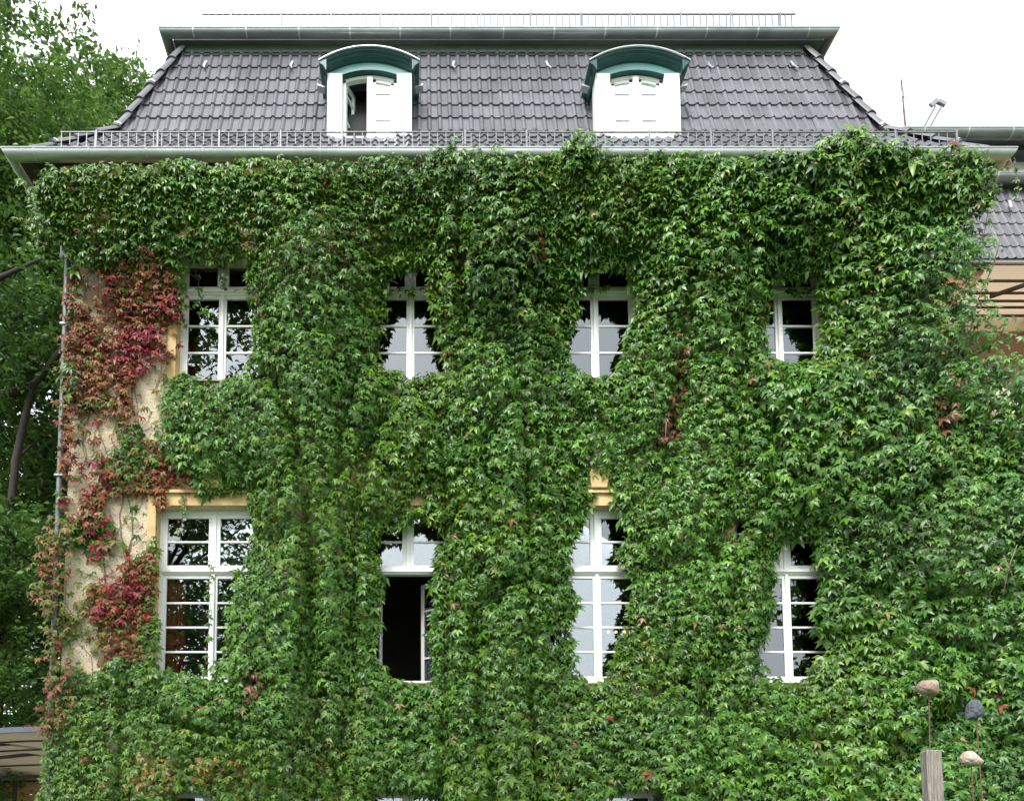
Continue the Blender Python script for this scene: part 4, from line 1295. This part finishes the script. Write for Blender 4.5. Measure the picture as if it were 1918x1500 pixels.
# shoots that climb over the gutter
for L, n, cols, wts, sd in (([(1090, 300), (1085, 275), (1090, 256)], 90, GREENS + PALES, GW + [2, 1, 2], 45), ([(1060, 300), (1072, 285), (1130, 290)], 60, GREENS, GW, 46),
                            ([(1540, 292), (1570, 270), (1600, 256), (1640, 275), (1680, 280)], 230, PALES + GREENS[2:4], [1, .6, 3, 3, 3], 47), ([(1560, 300), (1620, 290), (1690, 296)], 120, GREENS, GW, 48),
                            ([(1795, 300), (1815, 296), (1830, 302)], 14, PALES, [1, 1, 2], 49), ([(835, 300), (860, 292), (880, 300)], 14, PALES, [1, 1, 2], 50), ([(925, 300), (945, 294)], 8, PALES, [1, 1, 2], 51)):
    strand(P3(L, .76), n, .085, cols, wts, sd, .085)
strand(P3([(120, 445), (180, 470), (250, 480), (330, 470)], .13), 170, .082, GREENS, GW, 57, .13)
strand(P3([(70, 330), (85, 390), (110, 430)], .45), 110, .08, GREENS + PALES, GW + [1, 1, 1], 58, .12)
# the twigs at the left edge that spill past the corner
strand(P3([(118, 980), (95, 1030), (88, 1100), (100, 1160), (108, 1230)], .17), 230, .07, [(.19, .085, .03), (.12, .12, .025), (.20, .05, .03), (.075, .13, .02)], [1.5, 2, .6, 1.6], 52, .12, RD)
strand(P3([(138, 510), (135, 600), (130, 700), (128, 800), (125, 900)], .17), 300, .068, [(.19, .05, .028), (.18, .085, .03), (.12, .12, .025), (.22, .02, .035)], [1.6, 2, 1.8, .8], 53, .07, RD)
strand(P3([(95, 1370), (105, 1300), (115, 1240)], .17), 130, .07, [(.18, .07, .03), (.11, .12, .025), (.20, .025, .03), (.06, .12, .015)], [1.5, 2, .7, 1.5], 54, .10, RD)
for px, py, n, sd in ((200, 470, 26, 60), (325, 450, 26, 61), (165, 440, 30, 62), (180, 880, 30, 63), (250, 1090, 34, 64), (185, 1000, 34, 65), (215, 1130, 42, 66), (225, 555, 36, 67), (310, 560, 60, 68), (290, 640, 70, 69)):
    strand(P3([(px - 14, py - 22), (px + 10, py + 26)], .16), n, .08, [(.18, .012, .022), (.21, .018, .046), (.20, .065, .03), (.11, .12, .024)], [2, 1, 1.2, .5], sd, .12, RD)

def assemble(name, label, cat, L, m, nbig, base, seed, lm):
    th_ = empty(name, base)
    tag(th_, label, cat)
    pos = np.concatenate([a[0] for a in L]); dn = np.concatenate([a[1] for a in L]); out = np.concatenate([a[2] for a in L])
    s = np.concatenate([a[3] for a in L]); vi = np.concatenate([a[4] for a in L]); col = np.concatenate([a[5] for a in L])
    # the biggest leaves of the outer layer are parts of their own
    n0 = len(L[0][0]); order = np.argsort(-s[:n0])[:nbig]
    mask = np.ones(len(pos), bool); mask[order] = False
    b = np.array(base)
    me = scatter_mesh("foliage", VARS, vi[mask], pos[mask] - b, dn[mask], out[mask], s[mask], col[mask])
    o = link("foliage", me, lm, th_); o["kind"] = "stuff"
    # shared leaf meshes: each shape in a few of the colours that occur
    cache = {}
    Z = unit(out[order]); X = unit(dn[order] - Z * np.sum(dn[order] * Z, 1, keepdims=True)); Y = np.cross(Z, X)
    for q, i in enumerate(order):
        key = (int(vi[i]), q % 5)
        if key not in cache:
            cache[key] = scatter_mesh("leaf", VARS, np.array([vi[i]]), np.zeros((1, 3)), np.array([[1., 0, 0]]), np.array([[0., 0, 1]]), np.ones(1), col[i:i + 1])
            cache[key].materials.append(lm)
        mw = Matrix(((X[q][0], Y[q][0], Z[q][0], 0), (X[q][1], Y[q][1], Z[q][1], 0), (X[q][2], Y[q][2], Z[q][2], 0), (0, 0, 0, 1)))
        o = link("leaf", cache[key], None, th_)
        o.matrix_local = Matrix.Translation(Vector(pos[i] - b)) @ mw @ Matrix.Scale(float(s[i]), 4)
    return th_
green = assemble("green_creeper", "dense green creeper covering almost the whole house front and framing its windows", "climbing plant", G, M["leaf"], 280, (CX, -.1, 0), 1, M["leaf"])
redc = assemble("red_creeper", "red and rust autumn creeper thinly covering the pale wall at the house corner", "climbing plant", RD, M["redleaf"], 200, (-4.0, -.1, 0), 2, M["redleaf"])

# woody stems
def stem_path(x0, z0, z1, seed, lift):
    r = random.Random(seed); pts = []; x = x0; z = z0
    while z < z1:
        pts.append((x, float(surf_y(z)) - lift, z)); z += r.uniform(.18, .34); x += r.gauss(0, .07)
    return pts
def add_stem(parent, base, pts, r0):
    n = len(pts)
    MB().tube([Vector(p) - Vector(base) for p in pts], [max(.003, r0 * (1 - .75 * i / n)) for i in range(n)], 6).build("stem", M["vine"], parent, smooth=True)
for i, x0 in enumerate((-1.5, -1.2, 1.1, 1.5, 3.5, 3.9, 6.2, 6.6, 6.9)):
    add_stem(green, (CX, -.1, 0), stem_path(x0, .05, random.uniform(7.5, 9.8), 70 + i, .03), random.uniform(.016, .03))
for i, x0 in enumerate((-4.35, -4.1, -3.85, -3.6)):
    add_stem(redc, (-4.0, -.1, 0), stem_path(x0, .05, 8.9, 90 + i, .012), .011)
rs = random.Random(5)
for i in range(46):      # thin runners over the bare wall at the corner
    x, z = rs.uniform(-4.5, -3.4), rs.uniform(2.4, 8.8); pts = []
    a = rs.uniform(.6, 2.5)
    for k in range(6):
        pts.append((min(max(x, -4.55), -3.3), -.012, z)); a += rs.gauss(0, .35); x += .12 * math.cos(a); z += .14 * abs(math.sin(a))
    add_stem(redc, (-4.0, -.1, 0), pts, .0045)
for p, r0 in stems: add_stem(green, (CX, -.1, 0), p, r0)
for L in ([(520, 1440), (542, 1428), (546, 1460)], [(1010, 1480), (1024, 1450), (1032, 1442)], [(1046, 1490), (1040, 1460), (1050, 1440)], [(1228, 760), (1226, 735), (1220, 715)], [(1248, 790), (1246, 830)], [(1880, 1040), (1895, 1075), (1905, 1110)], [(1905, 1020), (1890, 1060), (1880, 1110)]):
    add_stem(green, (CX, -.1, 0), P3(L, .55 if L[0][0] < 1800 else .7), .007)

# the wall that carries the creeper beyond the corner, to the right
gw = MB().box(WR + .01, 11.5, .25, .55, 0, un(1900, 720, .2)[1])
tag(gw.build("garden_wall", M["render"]), "tall plastered garden wall hidden under creeper, joining the house at its right corner", "wall")

# ================================================================ TREES
tr_var = [simple_leaf(random.Random(i)) for i in range(6)]
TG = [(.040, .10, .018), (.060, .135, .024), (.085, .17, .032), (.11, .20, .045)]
def tree(name, label, base, trunk_pts, trunk_r, clumps, leaf_n, leaf_s, cols, wts, seed, group="trees beside the house", limbs=18, clump_r=.75, taper=.72):
    r = np.random.default_rng(seed); pr_ = random.Random(seed)
    t = empty(name, base); tag(t, label, "tree", group)
    B = np.array(base)
    tp = [Vector(p) for p in trunk_pts]
    tm = MB(); n = len(tp)
    tm.tube(tp, [trunk_r * (1 - taper * i / (n - 1)) for i in range(n)], 10)
    C = np.array(clumps)
    for q in range(min(limbs, len(C))):
        i = q * len(C) // min(limbs, len(C))
        c = Vector(C[i]); k = min(range(1, n), key=lambda j: (tp[j] - c).length + max(0, tp[j].z - c.z + .8) * 3)
        a = tp[k]; mid = a.lerp(c, .5) + Vector((pr_.uniform(-.3, .3), pr_.uniform(-.3, .3), pr_.uniform(.1, .5)))
        rr = trunk_r * (1 - .72 * k / (n - 1)) * .5
        tm.tube([a, a.lerp(mid, .5), mid, mid.lerp(c, .6), c], [rr, rr * .75, rr * .5, rr * .3, .012], 6)
    link("trunk", tm.mesh("trunk", smooth=True), M["bark"], t)
    per = max(1, leaf_n // len(C))
    cid = np.repeat(np.arange(len(C)), per); N = len(cid)
    d = unit(r.normal(0, 1, (N, 3))); rad = clump_r * (.75 + .5 * r.random(len(C)))[cid] * (r.random(N) ** .45)
    flat = np.array([1.15, 1.15, .62])
    pos = C[cid] + d * rad[:, None] * flat
    # leaves sit in small sprays
    spray = r.normal(0, 1, (len(C), 9, 3)) * clump_r * .52 * flat
    pos = np.where((r.random(N) < .86)[:, None], C[cid] + spray[cid, r.integers(0, 9, N)] + r.normal(0, clump_r * .15, (N, 3)), pos)
    Z = np.stack([r.normal(0, .55, N), r.normal(0, .55, N), np.abs(r.normal(.8, .3, N))], 1)
    X = np.stack([r.normal(0, 1, N), r.normal(0, 1, N), r.normal(-.35, .4, N)], 1)
    col = palette(r, N, cols, wts, .18) * (.85 + .35 * r.random(len(C)))[cid][:, None]
    me = scatter_mesh("crown", tr_var, r.integers(0, 6, N), pos, X, Z, np.clip(r.normal(leaf_s, leaf_s * .25, N), leaf_s * .5, leaf_s * 1.7), col)
    link("crown", me, M["treeleaf"], t)
    return t
def blob(r, c, rad, n, hollow=.35, keep=None):
    out = []
    while len(out) < n:
        d = r.normal(0, 1, 3); d /= np.linalg.norm(d); q = np.array(c) + d * (hollow + (1 - hollow) * r.random() ** .6) * np.array(rad)
        if keep is None or keep(q): out.append(q)
    return out
r0 = np.random.default_rng(77)
# big bright tree whose top stands against the sky
ax_, az_top = un(40, 28, 7.5)
bA = (-12.6, 7.5, 0)
clA = blob(r0, (2.0, 0, az_top - 5.0), (3.7, 3.2, 4.7), 170, .3) + blob(r0, (1.6, 0, az_top - 11.5), (3.6, 2.6, 4.5), 70, .2) + blob(r0, (4.1, .4, az_top - 5.6), (1.7, 1.6, 2.6), 34, .2)
tree("broad_tree", "tall bright green broadleaf tree whose top stands against the sky left of the roof", bA, [(0, 0, 0), (.2, 0, 3), (.3, .1, 6), (.8, 0, 9), (1.2, 0, 13), (1.8, 0, az_top - 3.5)], .33, clA, 112000, .15, TG, [1, 3, 3, 1.4], 201, limbs=40, clump_r=.95)
# slighter tree behind the hip of the roof
bx_, bz_top = un(228, 128, 13)
bB = (bx_, 13, 0)
clB = blob(r0, (0, 0, bz_top - 3.6), (1.7, 2.2, 2.9), 34, .2) + blob(r0, (.2, 0, bz_top - 8), (2.4, 2.2, 3.0), 40, .2) + [(.1, 0, bz_top - .5), (.75, 0, bz_top - .9)]
tree("slender_tree", "slighter pale green tree showing just behind the sloping left edge of the tiled roof", bB, [(0, 0, 0), (.1, 0, 6), (-.2, 0, 11), (.1, 0, 16), (0, 0, bz_top - 1)], .22, clB, 34000, .15, TG, [.6, 2, 3, 2], 202, limbs=20, clump_r=.75)
# dark leaning tree whose forked trunk shows beside the red creeper
fx, fz = un(62, 722, 4.0); lx, lz = un(30, 860, 4.0); tx, tz = un(132, 632, 4.2); wx, wz_ = un(0, 752, 4.0)
bC = (lx - .15, 4.0, 0)
rb = lambda x, z, y=0: (x - bC[0], y, z)
clC = blob(r0, (.2, 1.4, 10.6), (2.6, 2.0, 2.4), 60, .2) + blob(r0, (-.1, 2.9, 6.3), (2.8, 1.3, 3.2), 80, .15) + blob(r0, (.2, 2.6, 3.0), (2.6, 1.4, 2.4), 40, .2) + blob(r0, (0, -.5, 6.7), (1.5, .4, 1.5), 9, .2)
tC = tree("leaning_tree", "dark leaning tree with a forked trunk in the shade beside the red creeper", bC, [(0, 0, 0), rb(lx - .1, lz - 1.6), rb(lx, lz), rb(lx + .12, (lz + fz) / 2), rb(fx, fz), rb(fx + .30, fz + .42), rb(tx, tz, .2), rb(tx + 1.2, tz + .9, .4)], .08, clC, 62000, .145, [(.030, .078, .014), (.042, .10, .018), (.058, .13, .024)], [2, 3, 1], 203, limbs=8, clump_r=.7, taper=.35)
o = MB().tube([rb(fx, fz), rb((fx + wx) / 2, (fz + wz_) / 2 - .05, -.1), rb(wx - .6, wz_ - .1, -.2)], [.085, .075, .05], 8).build("limb", M["bark"], tC, smooth=True)
ux, uz = un(0, 525, 4.2)
MB().tube([rb(ux - 1.0, uz - .35, .1), rb(ux, uz, .15), rb(ux + .8, uz + .45, .2)], [.06, .055, .03], 8).build("limb", M["bark"], tC, smooth=True)
# undergrowth tree in front, lit from above
bD = (-8.4, 2.4, 0)
clD = blob(r0, (.2, 0, 5.6), (1.9, 1.2, 2.0), 60, .3) + blob(r0, (.6, .2, 2.9), (2.1, 1.2, 1.6), 40, .3)
tree("young_tree", "low bushy young tree with fresh green leaves above the beige garden awning", bD, [(0, 0, 0), (.1, 0, 1.6), (0, 0, 3), (.1, 0, 4.8)], .10, clD, 36000, .115, [(.055, .14, .028), (.075, .175, .036), (.105, .21, .05)], [2, 3, 1], 204, limbs=14, clump_r=.6)
# woods behind, closing the view
bE = (-12.5, 16, 0)
clE = blob(r0, (0, 0, 8.0), (7.0, 3.0, 8.0), 170, .25)
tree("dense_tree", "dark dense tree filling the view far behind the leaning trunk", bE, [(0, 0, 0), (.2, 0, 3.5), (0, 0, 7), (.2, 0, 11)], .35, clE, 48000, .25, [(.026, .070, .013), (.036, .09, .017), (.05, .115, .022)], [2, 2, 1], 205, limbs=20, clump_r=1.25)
# trees across the garden, behind the photographer: what the window panes mirror
bF = (-9.2, -17, 0)
clF = blob(r0, (.6, 0, 13.5), (5.4, 4.0, 10.5), 150, .25) + blob(r0, (0, 1, 6.0), (4.8, 3.0, 4.5), 46, .2)
tree("mirrored_tree", "tall dark tree across the garden, seen mirrored in the panes beside the red creeper", bF, [(0, 0, 0), (.2, 0, 5), (0, 0, 10), (.2, 0, 19)], .35, clF, 27000, .28, TG, [2, 2, 1, .4], 206, "trees across the garden", limbs=30, clump_r=1.1)
bG = (18.6, -17, 0)
clG = blob(r0, (0, 0, 10.0), (4.4, 4.0, 10.0), 110, .2)
tree("mirrored_tree", "tall dark tree across the garden, mirrored in the windows farthest from the red creeper", bG, [(0, 0, 0), (.2, 0, 5), (0, 0, 10), (.2, 0, 16)], .35, clG, 20000, .30, TG, [2, 2, 1, .4], 207, "trees across the garden", limbs=20, clump_r=1.2)
